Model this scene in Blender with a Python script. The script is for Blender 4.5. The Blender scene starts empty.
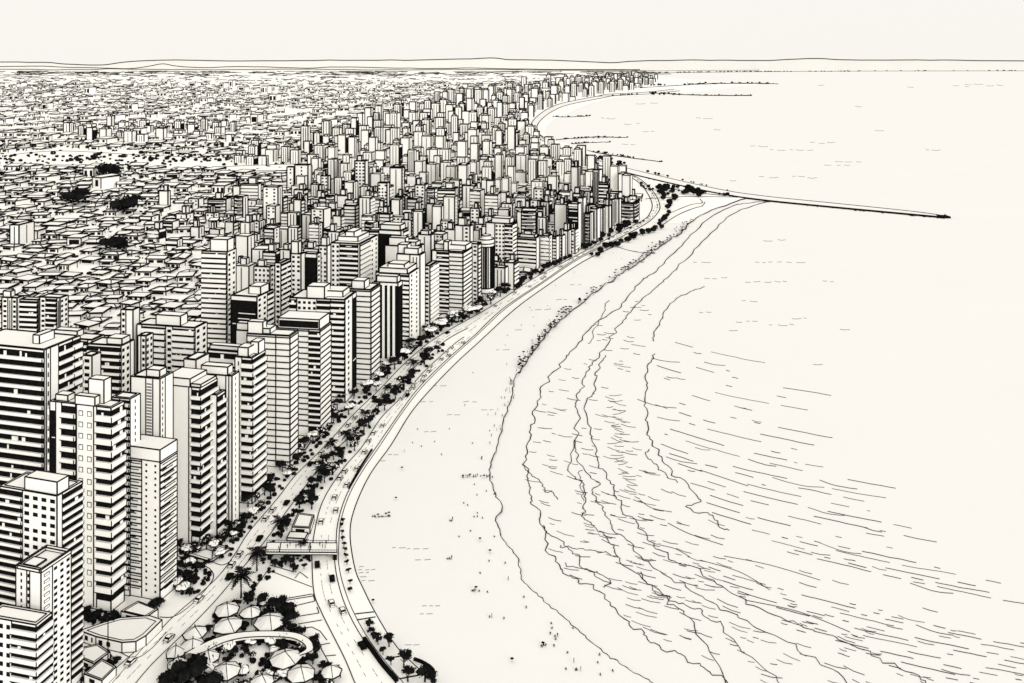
import bpy, math, random
from mathutils import Vector, noise
R = random.Random(8)
SC = bpy.context.scene
COL = SC.collection
HC, F, YH = 200.0, 900.0, 67.5      # camera height (m), focal length (px), eye level (px row)

# ------------------------------------------------------------------ helpers
def g(px, py, z=0.0):
    """ground point seen at a pixel of the reference view"""
    D = (HC - z) * F / (py - YH)
    return Vector(((px - 512) / F * D, D, z))
def lw(D, k=1.05):
    return k * D / F
def interp(t, pts):
    if t <= pts[0][0]: return pts[0][1]
    for (a, b), (c, d) in zip(pts, pts[1:]):
        if t <= c: return b + (d - b) * (t - a) / (c - a)
    return pts[-1][1]
def street_angle(D):
    return math.radians(interp(D, [(300, 15), (420, 13), (560, 11), (700, 15), (900, 20), (1300, 23), (2500, 16), (6000, 10)]))
def inside(p, poly):
    x, y = p; r = False; n = len(poly)
    for i in range(n):
        x1, y1 = poly[i]; x2, y2 = poly[(i + 1) % n]
        if (y1 > y) != (y2 > y) and x < (x2 - x1) * (y - y1) / (y2 - y1) + x1: r = not r
    return r
def smooth(pts, n=6):
    """Catmull-Rom through 2D pixel points"""
    out = []
    for i in range(len(pts) - 1):
        p0 = pts[max(i - 1, 0)]; p1 = pts[i]; p2 = pts[i + 1]; p3 = pts[min(i + 2, len(pts) - 1)]
        for k in range(n):
            t = k / n
            out.append(tuple(0.5 * (2 * b + (c - a) * t + (2 * a - 5 * b + 4 * c - d) * t * t + (3 * b - a - 3 * c + d) * t ** 3)
                             for a, b, c, d in zip(p0, p1, p2, p3)))
    out.append(tuple(pts[-1]))
    return out
def resample(pts, n):
    L = [0]
    for a, b in zip(pts, pts[1:]): L.append(L[-1] + (Vector(b) - Vector(a)).length)
    out = []; j = 0
    for i in range(n):
        t = L[-1] * i / (n - 1)
        while j < len(L) - 2 and L[j + 1] < t: j += 1
        u = (t - L[j]) / max(L[j + 1] - L[j], 1e-9)
        out.append(Vector(pts[j]).lerp(Vector(pts[j + 1]), min(u, 1)))
    return out

# ------------------------------------------------------------------ materials
def material(name, col, var=0.03, scale=0.4, rough=0.95):
    m = bpy.data.materials.new(name); m.use_nodes = True
    nt = m.node_tree; N = nt.nodes; L = nt.links
    b = N['Principled BSDF']; b.inputs['Roughness'].default_value = rough
    b.inputs['Specular IOR Level'].default_value = 0.0
    tc = N.new('ShaderNodeTexCoord'); no = N.new('ShaderNodeTexNoise'); cr = N.new('ShaderNodeValToRGB')
    no.inputs['Scale'].default_value = scale; no.inputs['Detail'].default_value = 4
    cr.color_ramp.elements[0].position = 0.3; cr.color_ramp.elements[1].position = 0.7
    cr.color_ramp.elements[0].color = tuple(c * (1 - var) for c in col) + (1,)
    cr.color_ramp.elements[1].color = tuple(min(c * (1 + var), 0.97) for c in col) + (1,)
    L.new(tc.outputs['Object'], no.inputs['Vector']); L.new(no.outputs['Fac'], cr.inputs['Fac']); L.new(cr.outputs['Color'], b.inputs['Base Color'])
    return m
PAPER = material('pale_plaster', (0.885, 0.87, 0.83), 0.02, 0.3)
ROOF = material('pale_roof', (0.85, 0.835, 0.80), 0.015, 0.2)
SAND = material('pale_sand', (0.835, 0.824, 0.80), 0.008, 0.03)
WATER = material('pale_water', (0.832, 0.821, 0.797), 0.006, 0.01)
STREET = material('pale_paving', (0.94, 0.924, 0.882), 0.008, 0.03)
THATCH = material('pale_thatch', (0.74, 0.73, 0.70), 0.05, 1.5)
HILL = material('pale_hillside', (0.68, 0.67, 0.64), 0.02, 0.0005)
INK = material('black_ink', (0.006, 0.006, 0.006), 0.3, 1.0)
SOFT = material('thin_ink', (0.035, 0.034, 0.032), 0.4, 0.05)
GREY = material('grey_plaster', (0.78, 0.765, 0.72), 0.03, 0.3)
GLASS = material('dark_window_glass', (0.008, 0.008, 0.008), 0.5, 0.6)
LEAF = material('black_leaves', (0.010, 0.010, 0.010), 0.5, 2.0)
MATS = [PAPER, INK, ROOF, GREY, GLASS, LEAF, SOFT, SAND, WATER, STREET, HILL, THATCH]
P_, I_, R_, G_, K_, L_, S_, D_, W_, T_, H_, C_ = range(12)

# ------------------------------------------------------------------ mesh builder
class MB:
    def __init__(s): s.v = []; s.f = []; s.m = []
    def face(s, pts, m):
        n = len(s.v); s.v += [tuple(p) for p in pts]; s.f.append(tuple(range(n, n + len(pts)))); s.m.append(m)
    def hexa(s, c, m, skip=()):
        n = len(s.v); s.v += [tuple(p) for p in c]
        F6 = {'b': (0, 3, 2, 1), 't': (4, 5, 6, 7), 'f': (0, 1, 5, 4), 'r': (1, 2, 6, 5), 'k': (2, 3, 7, 6), 'l': (3, 0, 4, 7)}
        for k, q in F6.items():
            if k not in skip: s.f.append(tuple(n + i for i in q)); s.m.append(m[k] if isinstance(m, dict) else m)
    def box(s, x0, x1, y0, y1, z0, z1, m, skip=()):
        s.hexa([(x0, y0, z0), (x1, y0, z0), (x1, y1, z0), (x0, y1, z0), (x0, y0, z1), (x1, y0, z1), (x1, y1, z1), (x0, y1, z1)], m, skip)
    def bar(s, p, q, w, m=I_, caps=False):
        p = Vector(p); q = Vector(q); d = q - p
        if d.length < 1e-6: return
        d.normalize()
        a = Vector((0, 0, 1)) if abs(d.z) < 0.9 else Vector((1, 0, 0))
        u = d.cross(a).normalized() * (w / 2); v = d.cross(u).normalized() * (w / 2)
        n = len(s.v)
        for c in (p, q):
            for a, b in ((-1, -1), (1, -1), (1, 1), (-1, 1)): s.v.append(tuple(c + u * a + v * b))
        for i in range(4):
            j = (i + 1) % 4; s.f.append((n + i, n + j, n + 4 + j, n + 4 + i)); s.m.append(m)
        if caps:
            s.f.append((n + 3, n + 2, n + 1, n)); s.m.append(m); s.f.append((n + 4, n + 5, n + 6, n + 7)); s.m.append(m)
    def frame(s, x0, x1, y0, y1, z0, z1, w, m=I_, bottom=True):
        c = [(x0, y0), (x1, y0), (x1, y1), (x0, y1)]
        for i in range(4):
            a = c[i]; b = c[(i + 1) % 4]
            s.bar((*a, z0), (*a, z1), w, m); s.bar((*a, z1), (*b, z1), w, m)
            if bottom: s.bar((*a, z0), (*b, z0), w, m)
    def tube(s, pts, rad, m=I_, sides=4):
        pts = [Vector(p) for p in pts]; n0 = len(s.v); k = len(pts)
        for i, p in enumerate(pts):
            d = (pts[min(i + 1, k - 1)] - pts[max(i - 1, 0)])
            if d.length < 1e-9: d = Vector((1, 0, 0))
            d.normalize()
            a = Vector((0, 0, 1)) if abs(d.z) < 0.95 else Vector((1, 0, 0))
            u = d.cross(a).normalized(); v = u.cross(d)
            r = rad[i] if isinstance(rad, (list, tuple)) else rad
            for j in range(sides):
                t = 2 * math.pi * j / sides
                s.v.append(tuple(p + u * (r * math.cos(t)) + v * (r * math.sin(t))))
        for i in range(k - 1):
            for j in range(sides):
                b = (j + 1) % sides
                s.f.append((n0 + i * sides + j, n0 + i * sides + b, n0 + (i + 1) * sides + b, n0 + (i + 1) * sides + j)); s.m.append(m)
    def mesh(s, name):
        me = bpy.data.meshes.new(name); me.from_pydata(s.v, [], s.f)
        used = sorted(set(s.m)); idx = {u: i for i, u in enumerate(used)}
        for u in used: me.materials.append(MATS[u])
        me.polygons.foreach_set('material_index', [idx[i] for i in s.m]); me.update()
        return me
    def build(s, name, parent=None, **kw):
        if not s.f: return None
        return link(name, s.mesh(name), parent, **kw)
def link(name, data, parent=None, loc=None, rz=None, **kw):
    o = bpy.data.objects.new(name, data); COL.objects.link(o)
    if parent is not None: o.parent = parent
    if loc is not None: o.location = loc
    if rz is not None: o.rotation_euler = (0, 0, rz)
    for k, v in kw.items():
        if v: o[k] = v
    return o
def empty(name, loc, rz, label, cat, group=None):
    o = link(name, None, None, loc, rz, label=label, category=cat, group=group); o.empty_display_size = 1
    return o
def ground_line(mb, pxs, k=1.0, m=I_, z=0.0, sides=4, taper=False):
    pts = [g(a, b, z) for a, b in pxs]; n = len(pts)
    rad = [0.5 * k * p.y / F * (0.75 + 0.5 * R.random() if taper else 1) for p in pts]
    mb.tube(pts, rad, m, sides)

# ------------------------------------------------------------------ camera, light, world
cam = bpy.data.cameras.new('camera'); cam.sensor_width = 36; cam.lens = F / 1024 * 36
cam.shift_y = -(341.5 - YH) / 1024; cam.clip_start = 1; cam.clip_end = 400000
co = bpy.data.objects.new('camera', cam); COL.objects.link(co); co.location = (0, 0, HC); co.rotation_euler = (math.radians(90), 0, 0)
SC.camera = co
SUN_EL, SUN_AZ = math.radians(22), math.radians(148)
sl = bpy.data.lights.new('sun', 'SUN'); sl.energy = 1.95; sl.angle = math.radians(35); sl.color = (1, 0.985, 0.96)
so = bpy.data.objects.new('sun', sl); COL.objects.link(so)
so.rotation_euler = Vector((-math.sin(SUN_AZ) * math.cos(SUN_EL), -math.cos(SUN_AZ) * math.cos(SUN_EL), -math.sin(SUN_EL))).to_track_quat('-Z', 'Y').to_euler()
w = bpy.data.worlds.new('World'); SC.world = w; w.use_nodes = True
nt = w.node_tree; bg = nt.nodes['Background']
sky = nt.nodes.new('ShaderNodeTexSky'); sky.sky_type = 'NISHITA'; sky.sun_disc = False; sky.sun_elevation = SUN_EL; sky.sun_rotation = SUN_AZ
hs = nt.nodes.new('ShaderNodeHueSaturation'); hs.inputs['Saturation'].default_value = 0.05
mx = nt.nodes.new('ShaderNodeMix'); mx.data_type = 'RGBA'; mx.inputs['Factor'].default_value = 0.985
nt.links.new(sky.outputs[0], hs.inputs['Color']); nt.links.new(hs.outputs[0], mx.inputs['A'])
mx.inputs['B'].default_value = (9.58, 9.32, 8.78, 1)      # even, warm white overcast
nt.links.new(mx.outputs['Result'], bg.inputs['Color']); bg.inputs['Strength'].default_value = 0.1
SC.view_settings.view_transform = 'Standard'; SC.view_settings.look = 'None'; SC.view_settings.exposure = 0
SC.cycles.max_bounces = 6; SC.cycles.diffuse_bounces = 5
SC.cycles.use_denoising = True; SC.cycles.denoiser = 'OPENIMAGEDENOISE'; SC.cycles.denoising_input_passes = 'RGB_ALBEDO_NORMAL'; SC.cycles.denoising_prefilter = 'ACCURATE'

# ------------------------------------------------------------------ curves of the place (pixel rows of the ground)
A1L = [(92, 690), (122, 663), (160, 630), (172, 618), (215, 580), (235, 554), (249, 532), (278, 498), (295, 476), (326, 445), (352, 416), (380, 389), (403, 365), (430, 342), (460, 324), (492, 306), (531, 280), (572, 258), (611, 237), (642, 221), (650, 213), (652, 203), (644, 188), (632, 178), (611, 170), (592, 162)]
A1R = [(130, 690), (152, 664), (185, 632), (216, 600), (240, 571), (265, 541), (286, 512), (310, 480), (328, 457), (359, 428), (377, 406), (402, 381), (425, 357), (448, 339), (470, 327)]
A2L = [(360, 690), (355, 683), (345, 659), (327, 623.5), (321, 611), (314, 593), (312, 560), (313, 541), (322, 503), (343, 469), (362, 447), (381, 418), (402, 397), (420, 376), (430, 366), (452, 346), (470, 333)]
A2R = [(400, 690), (396, 683), (383, 667), (358, 631), (342.5, 598), (335, 565), (336, 543), (338, 522), (346.5, 495), (362, 468), (375, 449), (393.5, 422), (414, 393.5), (430, 376), (452, 355), (475, 335), (502.5, 309), (541, 283), (578, 258), (619, 238), (644, 225), (656, 215), (660, 206), (654, 192.5), (640, 179), (620, 170), (597, 161)]
PROM = [(440, 690), (435, 683), (419, 669), (396, 646), (375.5, 613), (363, 588), (355, 569), (350, 535), (354, 510), (369, 476), (391, 445), (410, 414), (430, 390), (455, 364), (480, 341), (515, 309), (548, 285), (582.5, 262), (611, 248), (640, 234), (660, 222)]
W0 = [(660, 690), (652, 683), (629, 669), (609, 656), (584, 636), (559, 613), (532.6, 591), (521, 576), (519, 560), (504, 540), (496, 520), (502, 506.5), (493.4, 490), (489, 470), (497, 447.6), (505, 415), (512, 399), (515, 380), (529.6, 357), (549, 331.6), (574, 309), (611, 280.7), (640, 262), (660, 246), (680, 233.5), (696, 218), (741, 199.5), (759, 196)]
W1 = [(745, 700), (710, 672), (680, 656), (649, 639), (625.5, 619), (596, 589.5), (569, 576), (552, 556), (541, 520), (531, 500), (528.6, 483), (526, 460), (531, 431), (536, 409), (542.5, 389.6), (558.6, 367), (575, 347.7), (594, 325), (620, 306), (642, 280), (655, 272), (678, 249), (709.5, 217.6), (741, 204), (768, 202)]
W2 = [(730, 690), (700, 632), (668.6, 600), (647.5, 581), (616, 557), (612, 546.5), (592, 523), (581.7, 515), (585.6, 507), (584, 486), (571, 470), (578, 418.6), (575, 406), (581, 389.6), (587.6, 370), (600.5, 354), (616.6, 328), (633, 309), (645.6, 296), (665, 280), (691, 254), (728, 217.6), (759, 204), (782, 202)]
W3 = [(940, 690), (900, 668), (840, 640), (800, 625), (742, 600), (705.5, 575), (671, 557), (653, 544), (638, 524), (622.5, 509.6), (616, 496), (609, 478), (599, 465), (596, 446), (589, 431), (586, 402), (595.6, 393), (595.6, 373), (604, 357)]
W3B = [(860, 690), (800, 650), (740, 618), (692, 591), (647.5, 562), (624, 538.5), (608, 520), (600, 504), (592, 491), (596, 483), (581.6, 465), (575, 441)]
W3C = [(790, 690), (748, 655), (715, 622), (690, 606), (660, 594), (640, 572)]
W4 = [(729, 532), (711, 516), (687, 507), (700, 499), (674.6, 473), (658.5, 454), (650, 434.7), (647, 409), (645.6, 380), (647, 365), (655, 354)]
W4B = [(652, 341), (655, 331.6), (665, 312), (678, 298), (703.6, 286)]
BAY = [(700, 92), (660, 94), (617, 98), (590, 104), (569, 113), (552, 121), (545, 132), (556, 141), (580, 147), (600, 156), (615, 163), (640, 171), (690, 184), (762, 198)]
PROM2 = [(680, 91), (650, 94), (614, 96), (603, 98), (569, 104.7), (553, 111), (541, 120), (537, 128.6), (545, 140), (566, 150), (592, 160)]

# ------------------------------------------------------------------ setting: sea, land, beach, roads
def sheet(name, pxs, z, m, kind='structure', parent=None):
    from mathutils.geometry import tessellate_polygon
    pts = [g(a, b, z) for a, b in pxs]
    tri = tessellate_polygon([pts]); mb = MB(); mb.v = [tuple(p) for p in pts]
    for t in tri:
        a, b, c = (pts[i] for i in t)
        n = (b - a).cross(c - a)
        mb.f.append(tuple(t) if n.z > 0 else tuple(reversed(t))); mb.m.append(m)
    return mb.build(name, parent, kind=kind)
mb = MB(); mb.face([(-3e5, -2e3, -0.6), (3e5, -2e3, -0.6), (3e5, 3e5, -0.6), (-3e5, 3e5, -0.6)], W_)
sea = mb.build('sea', kind='structure')
w0s = smooth(W0, 3); bay = smooth(BAY, 3)
land_px = [(-1200, 69.5), (-1200, 130), (-900, 300), (-700, 690)] + w0s + [(800, 199.5)] + list(reversed(bay)) + [(760, 84), (700, 80), (650, 76), (640, 71), (640, 69.5)]
sheet('land', land_px, 0.0, T_)
proms = smooth(PROM, 3)
sheet('beach', proms + list(reversed([p for p in w0s if p[1] > 223])), 0.06, D_)

def ribbon(name, L, Rr, z, m, n=160):
    a = resample([g(*p, z) for p in smooth(L, 4)], n); b = resample([g(*p, z) for p in smooth(Rr, 4)], n)
    mb = MB()
    for i in range(n - 1): mb.face([a[i], b[i], b[i + 1], a[i + 1]], m)
    return mb, a, b
def road(name, L, Rr, z=0.10, kl=1.0, kr=1.0):
    mb, a, b = ribbon(name, L, Rr, z, T_)
    for e, k in ((a, kl), (b, kr)):
        if k: mb.tube([p + Vector((0, 0, 0.06)) for p in e], [0.5 * k * p.y / F for p in e], I_)
    # lane dashes
    n = len(a); wide = (a[0] - b[0]).length
    for fr in ((0.35, 0.66) if wide > 9 else (0.5,)):
        i = 0
        while i < n - 2:
            p = a[i].lerp(b[i], fr); q = a[i + 1].lerp(b[i + 1], fr)
            if R.random() < 0.55: mb.bar(p + Vector((0, 0, .03)), p.lerp(q, 0.8) + Vector((0, 0, .03)), 0.32 * lw(p.y), S_)
            i += 1
    mb.build(name, kind='structure')
    return a, b
i_m = A1L.index((460, 324))
a1 = road('avenue_road', A1L[:i_m + 1], A1R[:-1] + [(468, 328)], 0.10)
a2 = road('seafront_road', A2L[:-1] + [(464, 337)], A2R[:A2R.index((475, 335)) + 1], 0.105)
a3 = road('coast_road', A1L[i_m:], A2R[A2R.index((475, 335)):], 0.11)
# promenade with its wall line
mb, pa, pb = ribbon('promenade', A2R[:A2R.index((619, 238)) + 1], PROM[:PROM.index((640, 234)) + 1], 0.14, T_)
mb.tube(pa, [0.5 * 0.9 * p.y / F for p in pa], I_); mb.tube(pb, [0.5 * 1.15 * p.y / F for p in pb], I_)
inn = [p.lerp(q, 0.2) for p, q in zip(pa, pb)]
mb.tube(inn, [0.5 * 0.9 * p.y / F for p in inn], I_)
for (x0, y0, x1, y1) in [(355, 614, 374, 612), (357, 620, 375.5, 617), (385, 659, 407, 655), (399, 679, 426, 674)]:
    mb.bar(g(x0, y0, .2), g(x1, y1, .2), 0.35, I_)
mb.build('promenade', kind='structure')
mb, qa, qb = ribbon('bay_road', [(x - 6, y - 1.6) for x, y in PROM2], PROM2, 0.1, D_, 80)
mb.tube(qa, [0.5 * .9 * p.y / F for p in qa], I_); mb.tube(qb, [0.5 * .9 * p.y / F for p in qb], I_); mb.build('bay_road', kind='structure')

# low sea wall where the promenade drops to the seafront road
def strip_wall(name, pxs, h, wpx, label, cat, m=I_):
    pts = [g(a, b, 0.1) for a, b in smooth(pxs, 5)]
    mb = MB(); n = len(pts)
    for p, q in zip(pts, pts[1:]):
        t = lw(p.y, wpx); mb.bar(p + Vector((0, 0, h / 2)), q + Vector((0, 0, h / 2)), t, m, True)
    return mb.build(name, label=label, category=cat)
strip_wall('sea_wall', [(364, 640), (372, 651), (383, 666), (397, 682)], 1.0, 3.6, 'long black retaining wall between seafront road and promenade at the bottom of the curve', 'wall')
strip_wall('sea_wall', [(349, 489), (352, 483), (361, 467), (372, 450)], 0.6, 1.6, 'dark wall strip along the seafront road where the trees give way to open promenade', 'wall')
strip_wall('groyne', [(414, 660), (422, 663), (430, 668), (434, 673), (430, 677)], 0.8, 2.4, 'short hooked dark stone groyne poking onto the sand at bottom of the promenade', 'groyne')

# waves and ripples
def wave(pxs, k=0.95, amp=1.3, parent=sea, closeup=True):
    pts = smooth(pxs, 9); out = []
    for i, (x, y) in enumerate(pts):
        s = interp(y, [(200, .35), (350, .8), (683, 1.15)])
        out.append((x + amp * s * (noise.noise((x * .13, y * .13, 3.1)) * 3.4 + noise.noise((x * .4, y * .4, 1.7)) * 2.2), y + amp * s * (noise.noise((x * .15, y * .15, 9.7)) * 1.8 + noise.noise((x * .42, y * .42, 4.2)) * 1.6)))
    acc = 0; o2 = []
    for i, (x, y) in enumerate(out):
        if i: acc += math.hypot(x - out[i - 1][0], y - out[i - 1][1])
        s = interp(y, [(200, .3), (350, .9), (683, 1.3)]); q = acc / (5.5 * s + 2) + 2.5 * noise.noise((acc * .02, k, 3)); c = abs(math.sin(q)) * (1 + noise.noise((acc * .05, 7, k)))
        o2.append((x - s * 2.6 * (c - .6), y + s * 1.2 * (c - .6)))
    mb = MB(); ground_line(mb, o2, k, S_, -0.5, taper=True)
    return mb.build('wave_crest', parent)
for q, k in ((W1, 1.05), (W2, .95), (W3, .95), (W3B, .9), (W3C, .85), (W4, 1.0), (W4B, .95)): wave(q, k)
wave([(647.5, 449), (652, 461), (663, 473), (676, 483)], .9); wave([(609, 300), (600, 320), (588, 343)], .7)
wave([(526, 462), (533, 477), (540, 482), (546, 490), (558, 497)], .8)
wave([(545, 525), (553, 537), (570, 549), (583, 565), (604, 577), (606, 586)], .9)
wave([(560, 545), (585, 550), (610, 553)], .8); wave([(566, 563), (590, 572), (608, 585)], .8)
wave([(585, 470), (580, 487), (583, 500)], .7)
mb = MB(); ws = [(x + 2.6 * noise.noise((x * .22, y * .22, 1)), y + 2 * noise.noise((x * .22, y * .22, 5))) for x, y in smooth(W0, 8)]
ground_line(mb, ws, 1.05, S_, 0.06, taper=True); mb.build('wet_sand_edge', kind='structure')
rip = MB()
def dash(x, y, L, sl, k=0.7):
    n = max(3, int(L / 6)); ph = R.random() * 9
    pts = [(x + L * (i / (n - 1) - .5), y + sl * L * (i / (n - 1) - .5) + L * .05 * math.sin(math.pi * i / (n - 1)) + .7 * noise.noise((x + i * .6, y, ph))) for i in range(n)]
    if min(p[1] for p in pts) > 74:
        ground_line(rip, pts, k, S_, -0.5)
def at_x(curve, y):
    c = sorted(curve, key=lambda p: p[1])
    return interp(y, [(b, a) for a, b in c])
edge_y = lambda x: interp(x, [(690, 325), (760, 345), (830, 415), (900, 500), (960, 560), (1030, 610)])
put = []
for k in range(33):            # long broken swell lines sweeping down the bay
    y = 335 + k * 9.8; eo = R.uniform(-22, 60); x = at_x(W4[:8] + [(800, 560), (930, 690)], min(y, 688)) + R.uniform(4, 12)
    if y > 560: x = 690 + (y - 560) * 1.5
    on = R.random() < .6; left = R.uniform(5, 40); cur = []; kk = R.uniform(.6, .95)
    while x < 1030 and y < 690:
        sl = interp(x, [(650, .42), (750, .27), (900, .19), (1030, .15)]) + interp(y, [(330, -.1), (600, .03)])
        x += 3; y += 3 * sl + .35 * noise.noise((x * .11, k * 3.3, 0)); left -= 3
        if on: cur.append((x, y))
        if left < 0 or y < edge_y(x) + eo:
            if len(cur) > 1: ground_line(rip, cur, kk, S_, -.5)
            if y < edge_y(x) + eo: break
            cur = []; on = not on; kk = R.uniform(.55, .95); left = R.choice([7, 12, 20, 34, 55]) if on else R.choice([8, 14, 24, 40])
    if len(cur) > 1: ground_line(rip, cur, kk, S_, -.5)
cnt = 0
while cnt < 40:     # swell beyond the outer wave, fanning to the lower edge
    x = R.uniform(640, 1030); y = R.uniform(330, 690)
    x0 = at_x(W4[:8] + [(800, 560), (930, 690)], y)
    if x < x0 + 8: continue
    edge = interp(x, [(690, 325), (760, 345), (830, 415), (900, 500), (960, 560), (1030, 610)])
    if y < edge: continue
    dd = (y - edge) / 130
    if R.random() > min(1, .25 + dd): continue
    sl = interp(y, [(330, .12), (420, .2), (550, .22), (690, .24)]) * R.uniform(.8, 1.25)
    L = R.choice([4, 6, 8, 12, 18, 26, 34]) * R.uniform(.7, 1.3) * (1.25 if y > 480 else 1)
    if any(abs(x - a) < (L + b) * .5 and abs((y - c) - (x - a) * .22) < 3.6 for a, c, b in put): continue
    put.append((x, y, L)); dash(x, y, L, sl, R.uniform(.55, .9)); cnt += 1
cnt = 0
for (q, k) in [([(668, 523), (690, 534), (723, 545)], .8), ([(700, 560), (740, 572), (770, 590)], .7), ([(640, 500), (652, 508), (672, 512)], .7), ([(724, 556), (770, 565), (820, 580)], .7), ([(700, 470), (730, 480), (748, 486)], .8), ([(660, 545), (676, 549), (690, 557)], .7), ([(745, 600), (800, 612), (850, 632)], .8)]:
    ground_line(rip, smooth(q, 5), k, S_, -.5)
for i in range(34):
    y = R.uniform(470, 640); x = R.uniform(at_x(W3, y) + 4, at_x(W4[:8] + [(800, 560), (930, 690)], y)); dash(x, y, R.uniform(5, 18), R.uniform(.2, .4), R.uniform(.5, .8))
while cnt < 260:     # churned strip between the breaking waves
    y = R.uniform(300, 686); a = at_x(W1, y) + 4; b = at_x(W3 + [(620, 330), (640, 300)], y) + interp(y, [(300, 20), (450, 55), (600, 10)])
    if b < a: continue
    x = R.uniform(a, b)
    if R.random() > interp(y, [(300, .25), (430, .8), (683, 1)]): continue
    dash(x, y, R.uniform(5, 20) * interp(y, [(300, .5), (450, .8), (683, 1.2)]), R.uniform(.12, .38) * interp(y, [(300, .3), (450, .8), (683, 1.3)]), R.uniform(.5, .8)); cnt += 1
for y in range(395, 500, 3):                 # little zigzag foam
    x = interp(y, [(395, 612), (440, 616), (500, 628)]) + R.uniform(-5, 8)
    dash(x, y, R.uniform(6, 14), R.uniform(-.3, .5), .6)
for (x, y, L) in [(760, 146, 20), (790, 150, 40), (820, 143, 20), (850, 161, 30), (800, 177, 16), (835, 165, 22), (735, 181, 10), (765, 177, 12), (775, 240, 24), (790, 262, 26), (762, 262, 14), (765, 282, 40), (830, 281, 14), (715, 278, 22), (750, 301, 16), (700, 262, 14), (610, 180, 14), (650, 175, 14),
                  (985, 85, 40), (960, 86, 14), (860, 107, 10), (820, 85, 4), (910, 87, 5), (650, 131, 14), (632, 124, 16), (605, 118, 8), (628, 145, 12), (645, 104, 18), (700, 118, 8), (720, 130, 12), (880, 130, 10), (930, 150, 8), (845, 330, 10), (780, 325, 22), (800, 318, 16), (735, 330, 12), (820, 365, 14), (705, 312, 12), (745, 322, 18)]:
    a = x - L / 2
    while a < x + L / 2:
        l = R.uniform(3, 10); dash(a + l / 2, y + R.uniform(-.8, .8), l, R.uniform(0, .06), .5); a += l + R.uniform(2, 6)
rip.build('ripple', sea, kind='stuff')
# marks raked in the sand
mk = MB()
for (x, y, L) in [(365, 570, 14), (363, 573, 8), (364, 577, 8), (366, 581, 9), (362, 567, 6), (398, 548, 12), (415, 549, 16), (420, 560, 10), (430, 606, 16), (425, 614, 10), (412, 645, 14), (405, 650, 12), (470, 402, 14), (452, 415, 10), (430, 432, 12), (486, 410, 10), (380, 517, 16), (520, 330, 10), (500, 350, 8), (392, 455, 8), (384, 461, 7), (540, 310, 10), (575, 285, 10), (560, 300, 8), (437, 386, 9), (425, 402, 9), (640, 262, 6)]:
    a = x - L / 2
    while a < x + L / 2:
        l = R.uniform(3, 7); n = [(a, y), (a + l, y - R.uniform(0, .8))]
        ground_line(mk, n, .6, S_, 0.08); a += l + R.uniform(1.5, 4)
mk.build('sand_furrows', kind='stuff')

# ------------------------------------------------------------------ hills, far plain and far shore
def ridge(name, pts, D, k=1.0):
    mb = MB(); c = []
    sm = smooth(pts, 6)
    for x, y in sm:
        y2 = y + .5 * noise.noise((x * .05, D * .001, 2))
        c.append(Vector(((x - 512) / F * D, D, HC - (y2 - YH) / F * D)))
    for p, q in zip(c, c[1:]):
        mb.face([(p.x, D, -1), (q.x, D, -1), q, p], H_)
        b1 = Vector((p.x, D + .12 * D, 0)); b2 = Vector((q.x, D + .12 * D, 0)); mb.face([p, q, b2, b1], H_)
    mb.tube(c, .5 * k * D / F, S_); mb.build(name, kind='structure')
ridge('hills', [(-200, 61), (-60, 62), (0, 62), (40, 62.3), (66, 64), (100, 65), (125, 62), (150, 60.5), (183, 60), (240, 61), (330, 60.3), (420, 60), (490, 58.2), (510, 59.5), (560, 60.5), (610, 62.5), (640, 61), (700, 60), (760, 60.5), (815, 58.5), (850, 60), (930, 60), (1024, 60.8), (1250, 60)], 62000, .95)
ridge('hills', [(-200, 67), (0, 66.5), (30, 65.8), (60, 67), (100, 68), (130, 68.5), (150, 66), (163, 63.8), (176, 66), (200, 67.5), (240, 66.5), (260, 66.8), (300, 68), (350, 67), (420, 68.5), (470, 68), (540, 69.3), (640, 69.6)], 52000, .8)
ridge('hills', [(-200, 69.6), (0, 69.2), (60, 69.8), (120, 69.0), (200, 69.7), (300, 69.2), (380, 69.9), (470, 69.4), (560, 70.2), (640, 70.4)], 44000, .7)
far = MB()
for seg in [[(636, 73.5), (700, 72.5), (760, 71.9), (860, 71.3), (960, 71.1), (1060, 71)], [(560, 71.6), (640, 71.2), (760, 70.4), (1060, 70.2)]]:
    ground_line(far, smooth(seg, 5), .8, S_, 0)
for i in range(110):
    x = R.uniform(640, 1024) if i < 40 else R.uniform(640, 850); y = interp(x, [(640, 73.3), (760, 71.9), (1024, 71.1)]) + R.uniform(-.4, .2)
    p = g(x, y); r = p.y / F * .55
    far.tube([p + Vector((-r * R.uniform(.5, 2), 0, r)), p + Vector((r * R.uniform(.5, 2.5), 0, r))], r * .8, S_)
far.build('far_shore', kind='structure')

plain = MB()
def squiggle(x, y, L, amp, k):
    n = max(3, int(L / 2.5)); ph = R.random() * 50; pts = []
    for i in range(n):
        p = g(x + L * i / n, y); p.z = max(0, (0.5 + noise.noise((i * .8, ph, 0))) * amp * p.y / F); pts.append(p)
    plain.tube(pts, .5 * k * pts[0].y / F, S_, 4)
for i in range(1900):
    y = 71 + 42 * R.random() ** 1.5
    x = R.uniform(-10, 720)
    lim = interp(y, [(71, 640), (76, 640), (80, 580), (86, 530), (100, 440), (113, 330)])
    if x > lim: continue
    if y < 78 and R.random() < .3: continue
    L = R.choice([3, 5, 8, 12]) * R.uniform(.7, 1.3) * (2.0 if y < 77 else .95)
    squiggle(x, y, L * 1.3, interp(y, [(71, .5), (80, 1.4), (113, 3.2)]), R.uniform(.4, .8))
plain.build('distant_rooflines', kind='stuff')

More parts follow.
